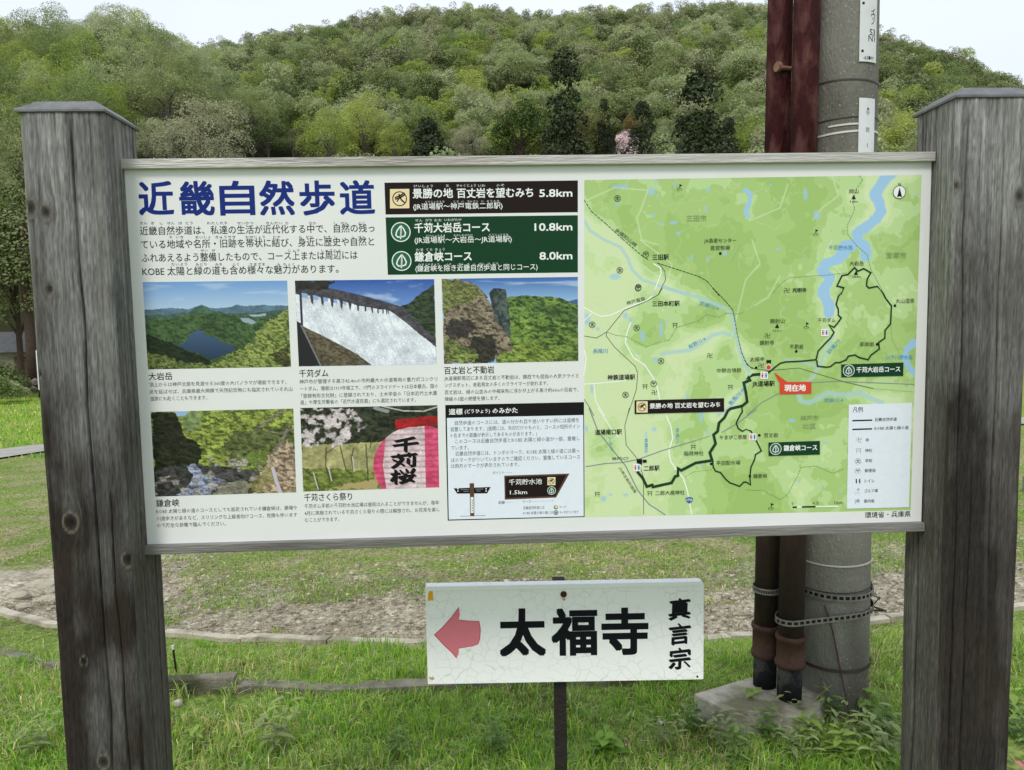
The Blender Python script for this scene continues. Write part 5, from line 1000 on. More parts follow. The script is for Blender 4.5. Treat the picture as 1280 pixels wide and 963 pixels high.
UP = thing('utility_pole', 'thick speckled concrete utility pole rising behind the right half of the board', 'utility pole', (PXc, PYc, 0))
def pr(z): return PR_-.0065*z
bm = bmesh.new(); lathe(bm, 0, 0, [(pr(z), z) for z in (-.3, 0, .5, 1, 2, 3, 4.5, 6, 8)], 48); bm_ob('shaft', bm, M_pole, UP, smooth=True)
M_galv = mat('galvanised_strap', L4(158, 155, 146), L4(116, 112, 104), 40, .6, .2, metal=.3); M_wire = flat('white_wire', L4(206, 204, 196)); M_dwire = flat('dark_wire', L4(66, 62, 60))
def ringband(name, z, r, hh, mt, tilt=0, a0=0, a1=360, th=.002, parent=None, holes=False, path=None, c0=(0, 0)):
    """flat band round the pole, optionally punched with square holes"""
    bm = bmesh.new(); n = 120 if holes else 60
    if path is None or 0:
        pts = [(c0[0]+(r)*math.cos(R_(a0+(a1-a0)*k/n)), c0[1]+(r)*math.sin(R_(a0+(a1-a0)*k/n)), z+tilt*math.cos(R_(a0+(a1-a0)*k/n))) for k in range(n+1)]
    else: pts = path; n = len(pts)-1
    def q(k, s, o):
        p = Vector(pts[k]); t = Vector(pts[min(k+1, n)])-Vector(pts[max(k-1, 0)]); nn_ = Vector((t.y, -t.x, 0)).normalized(); return p+nn_*o+Vector((0, 0, s))
    def bar(k0, k1, s0, s1):
        A = [bm.verts.new(q(k0, s0, 0)), bm.verts.new(q(k1, s0, 0)), bm.verts.new(q(k1, s1, 0)), bm.verts.new(q(k0, s1, 0))]
        B_2 = [bm.verts.new(q(k0, s0, th)), bm.verts.new(q(k1, s0, th)), bm.verts.new(q(k1, s1, th)), bm.verts.new(q(k0, s1, th))]
        bm.faces.new(A); bm.faces.new(B_2[::-1])
        for i in range(4): bm.faces.new((A[i], A[(i+1) % 4], B_2[(i+1) % 4], B_2[i]))
    for k in range(n):
        if holes:
            bar(k, k+1, -hh/2, -hh*.26); bar(k, k+1, hh*.26, hh/2)
            if k % 3 == 0: bar(k, k+1, -hh*.26, hh*.26)
        else: bar(k, k+1, -hh/2, hh/2)
    bmesh.ops.remove_doubles(bm, verts=bm.verts, dist=1e-6)
    return bm_ob(name, bm, mt, parent or UP)
def zpole(py, px=1046):
    d = ray(px, py); t = (PYc-PR_)/d[1]; return (EYE+d*t)[2]
z1_ = zpole(750); z2_ = zpole(772)
# pipes first: their places are needed for the lower strap
p1x = ray(956, 800); p1x = p1x[0]/p1x[1]*2.76; p2x = ray(987, 800); p2x = p2x[0]/p2x[1]*2.66
ringband('punched_strap', z1_+.006, pr(.3)+.008, .024, M_galv, .0, holes=True)
c2 = (p2x-PXc, 2.66-PYc); pp = [(c2[0]+.050*math.cos(R_(a)), c2[1]+.050*math.sin(R_(a))) for a in range(0, 360, 6)]+[((PR_+.008)*math.cos(R_(a)), (PR_+.008)*math.sin(R_(a))) for a in range(0, 360, 4)]
def hull2(P):
    P = sorted(P); cr = lambda o, a, b: (a[0]-o[0])*(b[1]-o[1])-(a[1]-o[1])*(b[0]-o[0]); out = []
    for Q in (P, P[::-1]):
        h = []
        for p in Q:
            while len(h) > 1 and cr(h[-2], h[-1], p) <= 0: h.pop()
            h.append(p)
        out += h[:-1]
    return out
hl_ = np.array(hull2(pp)); hl_ = np.vstack([hl_, hl_[:1]]); Lh = np.concatenate([[0], np.cumsum(np.linalg.norm(np.diff(hl_, axis=0), axis=1))]); sh_ = np.linspace(0, Lh[-1], 151)
hx_, hy_ = np.interp(sh_, Lh, hl_[:, 0]), np.interp(sh_, Lh, hl_[:, 1])
hpath = lambda k_: [(x*k_, y*k_, z2_+.045*x+.004) for x, y in zip(hx_, hy_)]
ringband('punched_strap', 0, 0, .022, M_galv, holes=True, path=hpath(1)); M_hole_shade = flat('dark_strap_hole_shade', L4(38, 36, 34), .9)
ringband('strap_hole_shade', 0, 0, .017, M_hole_shade, path=hpath(.985), th=.001); ringband('strap_hole_shade', z1_+.006, pr(.3)+.003, .018, M_hole_shade)  # dark bands added behind the straps to paint the shade inside their holes
ringband('white_wire', zpole(709), pr(.6)+.002, .0055, M_wire, .004); ringband('rust_ring', zpole(840), pr(0)+.002, .012, mat('rusty_ring', L4(84, 74, 64), L4(60, 50, 44), 40, .8), .0)
ringband('thin_wire', zpole(752)+.03, pr(.3)+.002, .003, M_dwire, .006); ringband('thin_wire', zpole(98), pr(2.6)+.002, .005, M_dwire, -.006); ringband('thin_wire', zpole(145), pr(2.4)+.002, .003, M_dwire, .003)
ringband('white_wire', zpole(154), pr(2.4)+.002, .006, M_wire, .002, a0=225, a1=285); ringband('white_wire', zpole(163), pr(2.4)+.002, .007, M_wire, .004)
bm = bmesh.new(); tube(bm, [(-.078, -.109, zpole(760)), (-.055, -.128, zpole(790)), (-.02, -.138, zpole(850)), (.0, -.16, .03)], .0025, 6); bm_ob('rusty_wire', bm, mat('rusty_wire', L4(104, 70, 56), L4(70, 46, 40), 60, .9), UP)
bm = bmesh.new(); tube(bm, [(.13, -.02, z2_), (.17, -.05, z2_-.01), (.19, -.03, z2_-.02), (.15, 0, z2_-.03), (.13, .02, z2_)], .004, 6); tube(bm, [(.12, .03, z2_+.03), (.18, .0, z2_+.02), (.17, .03, z2_-.02), (.12, .04, z2_-.03)], .003, 6); bm_ob('wire_tail', bm, M_dwire, UP)
# number plates
M_plate = mat('white_number_plate', L4(224, 226, 226), L4(208, 210, 210), 9, .4); ink('plate_black', (34, 34, 38)); ink('plate_blue', (70, 110, 170))
def curved_plate(az0, az1, z0, z1, rr_, name):
    n = 8; bm = bmesh.new(); A = []; B_2 = []
    for z in (z0, z1):
        for k in range(n+1):
            a = R_(az0+(az1-az0)*k/n); A.append(bm.verts.new((rr_*math.cos(a), rr_*math.sin(a), z))); B_2.append(bm.verts.new(((rr_-.0025)*math.cos(a), (rr_-.0025)*math.sin(a), z)))
    m_ = n+1
    for k in range(n):
        bm.faces.new((A[k], A[k+1], A[k+1+m_], A[k+m_])); bm.faces.new((B_2[k], B_2[k+m_], B_2[k+1+m_], B_2[k+1])); bm.faces.new((A[k], B_2[k], B_2[k+1], A[k+1])); bm.faces.new((A[k+m_], A[k+1+m_], B_2[k+1+m_], B_2[k+m_]))
    bm.faces.new((A[0], A[m_], B_2[m_], B_2[0])); bm.faces.new((A[n], B_2[n], B_2[n+m_], A[n+m_])); return bm_ob(name, bm, M_plate, UP)
def plate_text(s, az, z, hh, rr_, parent, wsc=1, ik='plate_black'):
    c = bpy.data.curves.new('tmp', 'FONT'); c.body = s; c.align_x = 'CENTER'; o = bpy.data.objects.new('tmp', c); col.objects.link(o); bpy.context.view_layer.update()
    me = bpy.data.meshes.new_from_object(o.evaluated_get(bpy.context.evaluated_depsgraph_get())); bpy.data.objects.remove(o); me.name = 'plate_lettering'
    for v in me.vertices:
        a = R_(az)+(v.co.x*hh*wsc)/rr_; zz_ = z+(v.co.y-.37)*hh; v.co = (rr_*math.cos(a), rr_*math.sin(a), zz_)
    me.materials.clear(); me.materials.append(INK[ik]); o2 = ob('plate_lettering', me, parent); o2['kind'] = 'stuff'
def az_of(px, py, z):
    """bearing on the shaft of the surface point seen in photo column px"""
    r = pr(z)+.004; d = ray(px, py); ex = PXc; ey = PYc
    A2 = d[0]**2+d[1]**2; Bq = -2*(d[0]*ex+d[1]*ey); Cq = ex*ex+ey*ey-r*r; D2 = Bq*Bq-4*A2*Cq
    if D2 < 0: return 0
    t = (-Bq-math.sqrt(D2))/(2*A2); return math.degrees(math.atan2(d[1]*t-ey, d[0]*t-ex))
zu0 = zpole(76); rr1 = pr(2.6)+.006; a0, a1 = az_of(1074, 60, 2.6), az_of(1094.5, 60, 2.6); a1 = max(a1, a0+30) if a1 == 0 else a1
P1_ = curved_plate(a0, a1, zu0, zu0+.52, rr1, 'number_plate'); am = (a0+a1)/2
print('plate az', a0, a1)
for s, py, hh in (('イ', 12, .026), ('ウ', 18, .026), ('ノ', 25, .026)): plate_text(s, a0+(a1-a0)*.72, zpole(py), hh, rr1+.0006, P1_)
plate_text('S3', a0+(a1-a0)*.70, zpole(38), .030, rr1+.0006, P1_); plate_text('N1', a0+(a1-a0)*.68, zpole(46), .030, rr1+.0006, P1_); plate_text('▪', a0+(a1-a0)*.15, zpole(62), .03, rr1+.0006, P1_); plate_text('-62●97', am, zpole(71), .016, rr1+.0006, P1_, .9); plate_text('▪', a0+(a1-a0)*.15, zpole(2), .03, rr1+.0006, P1_)
rr2 = pr(2.2)+.006; a0, a1 = az_of(1073, 160, 2.3), az_of(1092, 160, 2.3); P2_ = curved_plate(a0, a1, zpole(122)-.5, zpole(122), rr2, 'number_plate'); am = (a0+a1)/2
for s, py, hh in (('▲', 135, .012), ('千', 141, .020), ('苅', 162, .018), ('1', 181, .02)): plate_text(s, am, zpole(py), hh, rr2+.0006, P2_)

# conduits strapped to the pole
M_pipe = mat('red_oxide_pipe', L4(66, 24, 25), L4(46, 19, 20), 14, .75, .5, 70, stretch=(1, 1, .35), c3=L4(92, 58, 54), c3scale=22, spec=.15)
M_piped = mat('dark_stained_pipe', L4(62, 48, 44), L4(42, 34, 32), 8, .7, .25, 90, stretch=(1, 1, .3), c3=L4(84, 60, 52), c3scale=9)
M_coup = mat('brown_coupling', L4(98, 72, 62), L4(68, 50, 44), 16, .75, .3, spec=.1); M_sleeve = mat('black_sleeve', L4(30, 31, 33), L4(44, 44, 45), 14, .85, .2, spec=.08, c3=L4(96, 92, 84), c3scale=11)
def pipe(x, y, r, zt, py0, py1, lab, zfoot):
    t = thing('conduit_pipe', lab, 'pipe', (x, y, 0)); t.rotation_euler = (0, .012, 0); zz_ = lambda py: (EYE+ray(956, py)*(y/ray(956, py)[1]))[2]
    za, zb = zz_(py1), zz_(py0); zm = 1.55
    bm = bmesh.new(); lathe(bm, 0, 0, [(r, zm), (r*.98, zm+.8), (r*.97, zt)], 28); bm_ob('painted_pipe', bm, M_pipe, t, smooth=True)
    bm = bmesh.new(); lathe(bm, 0, 0, [(r, za+.005), (r, zm)], 28); bm_ob('stained_pipe', bm, M_piped, t, smooth=True)
    bm = bmesh.new(); lathe(bm, 0, 0, [(r*1.02, za), (r*1.19, za+.002), (r*1.22, za+.01), (r*1.19, za+.018), (r*1.09, za+.022), (r*1.09, zb-.022), (r*1.19, zb-.018), (r*1.22, zb-.01), (r*1.19, zb-.002), (r*1.02, zb)], 28); bm_ob('coupling', bm, M_coup, t, smooth=True)
    bm = bmesh.new(); lathe(bm, 0, 0, [(r*.97, zfoot), (r*.97, za-.001)], 28); bm_ob('sleeve', bm, M_sleeve, t, smooth=True); return t
zblk = .09
c1 = pipe(p1x, 2.76, .0445, 6, 779, 819, 'rust red conduit pipe left of its twin, standing on the concrete block', zblk-.01)
c2_ = pipe(p2x, 2.66, .0455, 6, 793, 832, 'rust red conduit pipe between its twin and the concrete pole', zblk-.01)
ringband('punched_strap', z1_+.008, .0505, .022, M_galv, holes=True, parent=c1); ringband('strap_hole_shade', z1_+.008, .0465, .017, M_hole_shade, parent=c1)  # the pipe's strap also gets a dark band painting shade in its holes
zb_ = (EYE+ray(962, 106)*(2.9/ray(962, 106)[1]))[2]; bm = bmesh.new(); tube(bm, [(-.02, -.055, zb_), (.115, -.02, zb_-.004)], .0075, 10); tube(bm, [(-.03, -.06, zb_), (-.018, -.056, zb_)], .017, 12); bm_ob('bolt', bm, mat('rusty_bolt', L4(150, 112, 94), L4(104, 72, 60), 40, .8), c1)
bm = bmesh.new(); zr_ = zb_-.075; tube(bm, [(.062+.02*math.cos(R_(a)), -.02, zr_+.024*math.sin(R_(a))) for a in range(60, 330, 30)], .005, 8); bm_ob('hook', bm, mat('grey_hook', L4(136, 132, 124), L4(104, 100, 92), 40, .7), c1)
# concrete block
bm = bmesh.new(); tp = [pz(904, 886, zblk), pz(1010, 898, zblk), pz(1040, 862, zblk), pz(939, 846, zblk), pz(867, 867, zblk)]
tv = [bm.verts.new(p) for p in tp]; bv = [bm.verts.new(Vector((p.x, p.y, -.12))) for p in tp]; bm.faces.new(tv); bm.faces.new(bv[::-1])
for k in range(5): bm.faces.new((bv[k], bv[(k+1) % 5], tv[(k+1) % 5], tv[k]))
o = bm_ob('concrete_block', bm, mat('weathered_block', L4(204, 197, 180), L4(164, 158, 140), 9, .92, .5, 70, c3=L4(120, 116, 94), c3scale=6), None, .008); tag(o, 'pale concrete block under the two conduit pipes beside the pole', 'concrete block')
# small things in the grass
p = gp(222, 845); bm = bmesh.new(); tube(bm, [(0, 0, -.05), (-.012, 0, .12)], .0045, 8); tk = thing('marker_stake', 'thin black stake with a white tip in the grass behind the left post', 'stake', p); bm_ob('rod', bm, flat('black_rod', L4(28, 28, 28)), tk)
bm = bmesh.new(); tube(bm, [(-.0122, 0, .121), (-.014, 0, .138)], .0062, 8); bm_ob('tip', bm, M_wire, tk)
for (px, py, s, lab) in ((222, 882, .022, 'small white stone beside the left post under the drain wall'), (825, 906, .011, 'small white pebble in the grass left of the concrete block')):
    bm = bmesh.new(); bmesh.ops.create_icosphere(bm, subdivisions=2, radius=s)
    for v in bm.verts: v.co *= 1+.3*noise.noise(v.co*60); v.co.z *= .7
    o = bm_ob('stone', bm, M_wire if s < .02 else M_conc, None); o.location = gp(px, py)+Vector((0, 0, .008)); tag(o, lab, 'stone')
# brick paving at the lower right
bz = .02; bcorner = pz(1259, 948, bz); M_br = [mat('pink_brick_%s' % k, L4(*a), L4(*b), 30, .9, .3) for k, a, b in (('light', (186, 136, 120), (160, 112, 98)), ('dark', (170, 116, 102), (140, 92, 82)), ('pale', (200, 160, 144), (176, 136, 122)))]
PV = thing('brick_paving', 'corner of pink brick paving at the foot of the right post', 'paving', (bcorner.x, bcorner.y, bz))
bmesh_ = []
for m_ in M_br:
    bm = bmesh.new(); box(bm, -.098, .098, -.048, .048, -.06, 0); me = bpy.data.meshes.new('brick'); bmesh.ops.bevel(bm, geom=[e for e in bm.edges if all(v.co.z > -.01 for v in e.verts)], offset=.004, segments=1, affect='EDGES'); bm.to_mesh(me); bm.free(); me.materials.append(m_); bmesh_.append(me)
for iy in range(7):
    for ix in range(8):
        o = ob('brick', bmesh_[random.choice((0, 0, 1, 2))], PV); o.location = (.11+ix*.205+(.1 if iy % 2 else 0), -.055-iy*.105, random.uniform(-.003, .003))
M_mort = mat('pale_mortar', L4(190, 184, 172), L4(160, 154, 142), 20, .95, .3); bm = bmesh.new(); box(bm, -.02, 1.9, -.80, .02, -.10, -.012); bm_ob('mortar_bed', bm, M_mort, PV)
# green notice board beyond the right post
q = EYE+ray(1274, 640)*(9/ray(1274, 640)[1]); NB = thing('green_notice_board', 'dark green board on posts just visible past the right post', 'notice board', (q[0], q[1], float(gz(q[0], q[1]))))
zt = (EYE+ray(1276, 622)*(9/ray(1276, 622)[1]))[2]-NB.location.z; zb = (EYE+ray(1276, 648)*(9/ray(1276, 648)[1]))[2]-NB.location.z
bm = bmesh.new(); box(bm, 0, 1.1, 0, .02, zb, zt); bm_ob('panel', bm, flat('board_green', L4(24, 66, 44)), NB)
bm = bmesh.new(); box(bm, -.01, 1.12, -.012, .03, zb-.07, zb-.002); bm_ob('rail', bm, M_raild, NB); bm = bmesh.new(); box(bm, .02, 1.08, -.004, -.001, zt-.045, zt-.02); bm_ob('white_stripe', bm, M_wire, NB)
for x in (.08, 1.0):
    bm = bmesh.new(); box(bm, x, x+.06, .031, .08, -.2, zt+.25); bm_ob('post', bm, M_raild, NB)

# ============================================================ TREES
def cloud(seed, blobs, n, leaf, up=.7, stretch=1.0, mn=.72, pw=2.0):
    """many small leaf-sized faces spread over lumpy clumps; blobs = [(centre, radius)]"""
    r = np.random.default_rng(seed); C_ = np.array([b[0] for b in blobs]); Rr = np.array([b[1] for b in blobs])
    k = r.choice(len(blobs), n, p=Rr**pw/np.sum(Rr**pw)); d = r.normal(size=(n, 3)); d /= np.linalg.norm(d, axis=1)[:, None]; d[:, 2] = np.where(d[:, 2] < -.35, -d[:, 2], d[:, 2])
    rad = Rr[k]*(mn+(1.08-mn)*r.random(n)**.6)*(1+.25*(vn(d[:, 0]*3+k, d[:, 1]*3, seed)-.5)); P = C_[k]+d*rad[:, None]*np.array([1, 1, stretch])
    nr = d+r.normal(size=(n, 3))*.75+np.array([0, 0, up]); nr /= np.linalg.norm(nr, axis=1)[:, None]
    a = np.cross(nr, r.normal(size=(n, 3))); a /= np.linalg.norm(a, axis=1)[:, None]; b = np.cross(nr, a); s = leaf*r.uniform(.55, 1.35, n)[:, None]
    V = np.stack([P-a*s*.5, P-b*s*.32, P+a*s*.5, P+b*s*.32], 1).reshape(-1, 3); return V, np.arange(n*4).reshape(-1, 4)
def limb_bm(h, targets, r0, bm=None):
    bm = bm or bmesh.new(); tube(bm, [(0, 0, -1.2), (.05*r0, 0, h*.3), (r0*.4, r0*.3, h*.62), (0, 0, h*.85)], [r0*1.25, r0, r0*.7, r0*.25], 7)
    for i, t in enumerate(targets):
        z = h*(.28+.45*((i*.37) % 1)); s = Vector((0, 0, z)); e = Vector(t); md = s.lerp(e, .5)+Vector((0, 0, .06*h)); tube(bm, [s, md, e], [r0*.45, r0*.28, r0*.1], 5, cap=False)
    return bm
def broad(seed, H, Rd, n, leaf, nb, mt, bark, name='crown', open_=0):
    r = random.Random(seed); bl = []
    for i in range(nb):
        t = i/nb; a = i*2.4+r.random(); zz_ = r.uniform(.45, .93); rr_ = Rd*math.sqrt(max(.05, 1-((zz_-.58)/.45)**2))*r.uniform(.45, .8)
        if zz_ > .85: rr_ *= .6
        bl.append(((rr_*1.12*math.cos(a), rr_*1.12*math.sin(a), zz_*H*r.uniform(.92, 1.08)), Rd*r.uniform(.17, .40)))
    bl.append(((0, 0, H*.7), Rd*.5))
    V, F = cloud(seed, bl, n, leaf); cm = npm(name, V, F, mt); bm = limb_bm(H*.9, [b[0] for b in bl[:12]], Rd*.055); tm = bpy.data.meshes.new('trunk'); bm.to_mesh(tm); bm.free(); tm.materials.append(bark); return cm, tm
def conifer(seed, H, Rd, n, leaf, mt, bark):
    r = random.Random(seed); bl = []; L_ = 15
    for i in range(L_):
        t = i/(L_-1); z = H*(.12+.84*t); rr_ = Rd*max(0., 1-t)**.55*(.75 if t < .1 else 1)
        m_ = max(2, int(7*(1-t)+1))
        for k in range(m_):
            a = k*6.283/m_+i*1.1+r.random()*.7; d = rr_*.55*r.uniform(.7, 1.15); bl.append(((d*math.cos(a), d*math.sin(a), z+r.uniform(-.03, .03)*H), Rd*.44*(1-t*.5)*r.uniform(.8, 1.25)))
    V, F = cloud(seed, bl, int(n*1.8), leaf, .1, 1.0, .6, 1.2); cm = npm('crown', V, F, mt); bm = limb_bm(H*.95, [], Rd*.08); tm = bpy.data.meshes.new('trunk'); bm.to_mesh(tm); bm.free(); tm.materials.append(bark); return cm, tm
def K(*c): return tuple(lin(c)*TREE_GAIN)+(1,)
TREE_GAIN = 1.22
barkm = mat('grey_bark', L4(120, 112, 100), L4(84, 78, 68), 12, .9, .4); barkd = mat('brown_bark', L4(84, 70, 58), L4(58, 48, 40), 12, .9, .4)
LM = dict(pale=leafmat('pale_spring_leaves', [K(160, 170, 120), K(174, 180, 138), K(148, 162, 110), K(166, 166, 132)]),
          fresh=leafmat('yellow_green_leaves', [K(156, 170, 84), K(144, 162, 80), K(170, 178, 98), K(148, 158, 86)]),
          dark=leafmat('dark_evergreen_leaves', [K(108, 120, 72), K(94, 108, 64), K(120, 128, 80), K(106, 112, 76)], .1),
          olive=leafmat('olive_leaves', [K(130, 144, 88), K(118, 136, 80), K(144, 152, 100), K(128, 134, 92)]),
          cedar=leafmat('cedar_needles', [K(50, 60, 34), K(42, 52, 30), K(56, 64, 38)], .05),
          cherry=leafmat('cherry_blossom', [K(226, 206, 206), K(214, 196, 200)], .2),
          bare=leafmat('grey_twigs', [K(150, 152, 116), K(138, 142, 110)], .1))
FAR = {}; NR = {}
for ki, (kd, nb, Rd, H) in enumerate((('pale', 15, 3.6, 9), ('fresh', 14, 3.4, 8.5), ('dark', 12, 3.3, 8.5), ('olive', 16, 3.7, 9), ('bare', 14, 3.2, 9))):
    FAR[kd] = [broad(ki*10+j, H, Rd, 3600 if kd != 'bare' else 2000, .28, nb+8, LM[kd], barkm) for j in range(3)]
    NR[kd] = [broad(ki*10+j+5, H, Rd, 11000 if kd != 'bare' else 5000, .14, nb+16, LM[kd], barkm) for j in range(2)]
FAR['cedar'] = [conifer(91, 13, 2.4, 5000, .30, LM['cedar'], barkd)]; NR['cedar'] = [conifer(93+j, 16, 3.0, 15000, .22, LM['cedar'], barkd) for j in range(2)]
KN = dict(pale='pale_leaved_tree', fresh='yellow_green_tree', dark='evergreen_tree', olive='olive_leaved_tree', bare='budding_tree', cedar='cedar_tree')
KL = dict(pale='pale grey-green tree', fresh='yellow-green tree', dark='dark evergreen tree', olive='olive green tree', bare='grey budding tree', cedar='dark conical cedar')
CNT = {}
def plant(kd, p, s, sx=1, near=False, label=None, group=None, name=None, idx=None):
    src = (NR if near else FAR)[kd]; cm, tm = src[(idx if idx is not None else CNT.get(kd, 0)) % len(src)]; CNT[kd] = CNT.get(kd, 0)+1
    nm = name or KN[kd]; rz = random.uniform(0, 6.28)
    if near:
        o = bpy.data.objects.new(nm, None); link(o); c_ = ob('crown', cm, o); t_ = ob('trunk', tm, o)
    else: o = ob(nm, cm)
    o.location = p; o.rotation_euler = (0, 0, rz); o.scale = (s*sx, s*sx, s); tag(o, label, 'tree', group); return o
COLS = [(-20, 'at the far left edge'), (60, 'left of the left post cap'), (110, 'above the left post cap'), (172, 'right of the left post cap'), (225, 'above the first title character'), (272, 'above the second title character'), (322, 'above the third title character'), (372, 'above the fourth title character'), (424, 'above the fifth title character'), (474, 'above the sixth title character'),
        (530, 'above the dragonfly mark'), (590, 'above the course titles, left'), (660, 'above the middle of the course titles'), (725, 'above the course distances'), (780, 'above the left edge of the map'), (840, 'above the map golf flag'), (900, 'right of the map golf flag'), (952, 'just left of the red pipes'), (1026, 'behind the red pipes'), (1098, 'behind the concrete pole'), (1140, 'just right of the concrete pole'), (1200, 'above the right post cap, left'), (1240, 'above the right post cap, middle'), (1290, 'above the right post cap, right'), (9999, 'beyond the right post')]
def where(px):
    for c_, t_ in COLS:
        if px < c_: return t_
ROWS = [(.12, 'at foot of'), (.26, 'low on'), (.40, 'on lower'), (.54, 'halfway up'), (.68, 'on upper'), (.80, 'high on'), (.90, 'below crest of'), (9, 'on crest of')]
def row(s):
    for c_, t_ in ROWS:
        if s < c_: return t_
LABS = {}
def finish_labels():
    """trees that share a description are told apart by size, where they differ in it"""
    for L_, os_ in LABS.items():
        if len(os_) == 2 or len(os_) == 3:
            os_ = sorted(os_, key=lambda o: o.scale[2])
            for o, w_ in zip(os_, ('smaller', 'larger') if len(os_) == 2 else ('smallest', 'mid-sized', 'largest')): o['label'] = w_+' '+L_
        elif len(os_) > 3:
            os_ = sorted(os_, key=lambda o: o.location[0]/max(o.location[1], 1)); nm_ = ['leftmost', 'second-from-left', 'third-from-left', 'fourth-from-left', 'fifth-from-left', 'sixth-from-left', 'seventh-from-left', 'eighth-from-left', 'ninth-from-left', 'tenth-from-left'][:len(os_)-1]+['rightmost']
            if len(nm_) == len(os_):
                for o, w_ in zip(os_, nm_): o['label'] = w_+' '+L_
HERO = []
def blocked(px, d, p, hgt):
    t = (p.z+hgt-1.5)/d; c = ray(px, 300); ty = 403-FPX*t                  # rough photo row of the crown top
    hw = 3.6/d*FPX
    for hx, w_, hy, hD in HERO:
        if d < hD+2 and abs(px-hx) < w_*.5+hw*.8 and ty < 184 and hx > 30: return True
    return False
# trees that stand out at the foot of the hill
NR['cherry'] = [broad(77, 7, 2.6, 5000, .17, 16, LM['cherry'], barkd)]; NR['rust'] = [broad(78, 7, 2.6, 6000, .18, 14, leafmat('rust_olive_leaves', [K(128, 112, 66), K(140, 122, 70)]), barkd)]
NR['deep'] = [broad(79, 8, 3.4, 11000, .17, 22, leafmat('deep_green_leaves', [K(74, 92, 38), K(66, 84, 36)], .1), barkd)]; NR['bronze'] = [broad(80, 8, 3.6, 11000, .17, 24, leafmat('bronze_green_leaves', [K(128, 128, 76), K(120, 122, 70)]), barkd)]
NR['bushy'] = [conifer(97, 8, 3.0, 12000, .2, LM['cedar'], barkd)]
BH = dict(cedar=(16, 2.0), cherry=(7, 2.9), rust=(7, 2.9), deep=(8, 3.9), bronze=(8, 4.1), bushy=(8, 2.4), fresh=(8.5, 3.9), pale=(9, 4.2), olive=(9, 4.2), dark=(8.5, 3.8))
for kd, px, ty, D, wpx, nm, lab in (
        ('cedar', 709, 74, 72, 78, 'cedar_tree', 'tall dark cedar standing highest above the middle of the board'), ('cedar', 872, 96, 68, 92, 'cedar_tree', 'broad dark conical cedar left of the red pipes'),
        ('cedar', 909, 153, 66, 36, 'cedar_tree', 'small dark cedar touching the broad one left of the pipes'), ('cedar', 803, 130, 78, 48, 'cedar_tree', 'dull green cedar behind the pink cherry'), ('cedar', 757, 128, 80, 26, 'cedar_tree', 'thin dark cedar between the tallest cedar and the cherry'),
        ('bushy', 541, 154, 52, 84, 'round_cedar', 'low round dark conifer above the two course boxes'), ('deep', 655, 132, 60, 100, 'evergreen_tree', 'wide deep green evergreen left of the tallest cedar'), ('bronze', 722, 146, 58, 92, 'bronze_leaved_tree', 'wide bronze green tree under the tallest cedar'),
        ('rust', 790, 146, 62, 44, 'rusty_leaved_tree', 'small rusty brown tree behind the pink cherry'), ('cherry', 782, 168, 55, 52, 'cherry_tree', 'pale pink blossoming cherry tree just above the map'), 
        ('fresh', 418, 143, 58, 84, 'yellow_green_tree', 'rounded yellow-green tree above the course text, left of the pair'), ('fresh', 462, 128, 66, 84, 'yellow_green_tree', 'rounded yellow-green tree right of the pair above the title box'), ('olive', 375, 165, 55, 40, 'olive_leaved_tree', 'small olive tree above the end of the blue title'),
        ('pale', 268, 128, 62, 118, 'pale_leaved_tree', 'wide grey-green tree with visible branches above the blue title'), ('dark', 345, 148, 70, 56, 'evergreen_tree', 'dark evergreen gap tree above the blue title end'), ('pale', 590, 160, 66, 60, 'pale_leaved_tree', 'pale tree right of the round conifer'), ('fresh', 500, 160, 62, 60, 'yellow_green_tree', 'low yellow-green tree left of the round conifer'),
        ('pale', 835, 150, 74, 50, 'pale_leaved_tree', 'pale tree left of the broad cedar'), ('fresh', 940, 150, 80, 60, 'yellow_green_tree', 'yellow-green tree just left of the red pipes'), ('fresh', 1115, 150, 75, 70, 'yellow_green_tree', 'yellow-green tree between the pole and right post'), ('pale', 200, 152, 56, 60, 'pale_leaved_tree', 'pale tree close behind the left post top'),
        ('olive', -12, 165, 38, 130, 'olive_leaved_tree', 'tall olive green tree at the left edge behind the left post'), ('deep', 22, 245, 37, 120, 'evergreen_tree', 'dense dark evergreen tree at the left edge by the lane')):
    if px > 30:
        best = None
        for D_ in np.arange(50, 200, 2.0):
            q_ = pd(px, D_); e_ = ray(px, ty); tz = 1.5+e_[2]/math.hypot(e_[0], e_[1])*D_; er = abs(math.log(max(tz-q_.z, .5)/(BH[kd][0]*wpx/FPX*D_/2/BH[kd][1])))
            if best is None or er < best[0]: best = (er, D_)
        D = best[1]
    HERO.append((px, wpx, ty, D))
    p = pd(px, D); top = EYE+ray(px, ty)*(D/math.hypot(ray(px, ty)[0], ray(px, ty)[1])); Hh = top[2]-p.z; s = Hh/BH[kd][0]; wd = wpx/FPX*D/2; sx = wd/BH[kd][1]/s
    if px < 30: sx = max(sx, .6)
    o = plant(kd, p, s, sx, True, label=lab, name=nm, idx=0 if kd not in ('cedar',) else None)
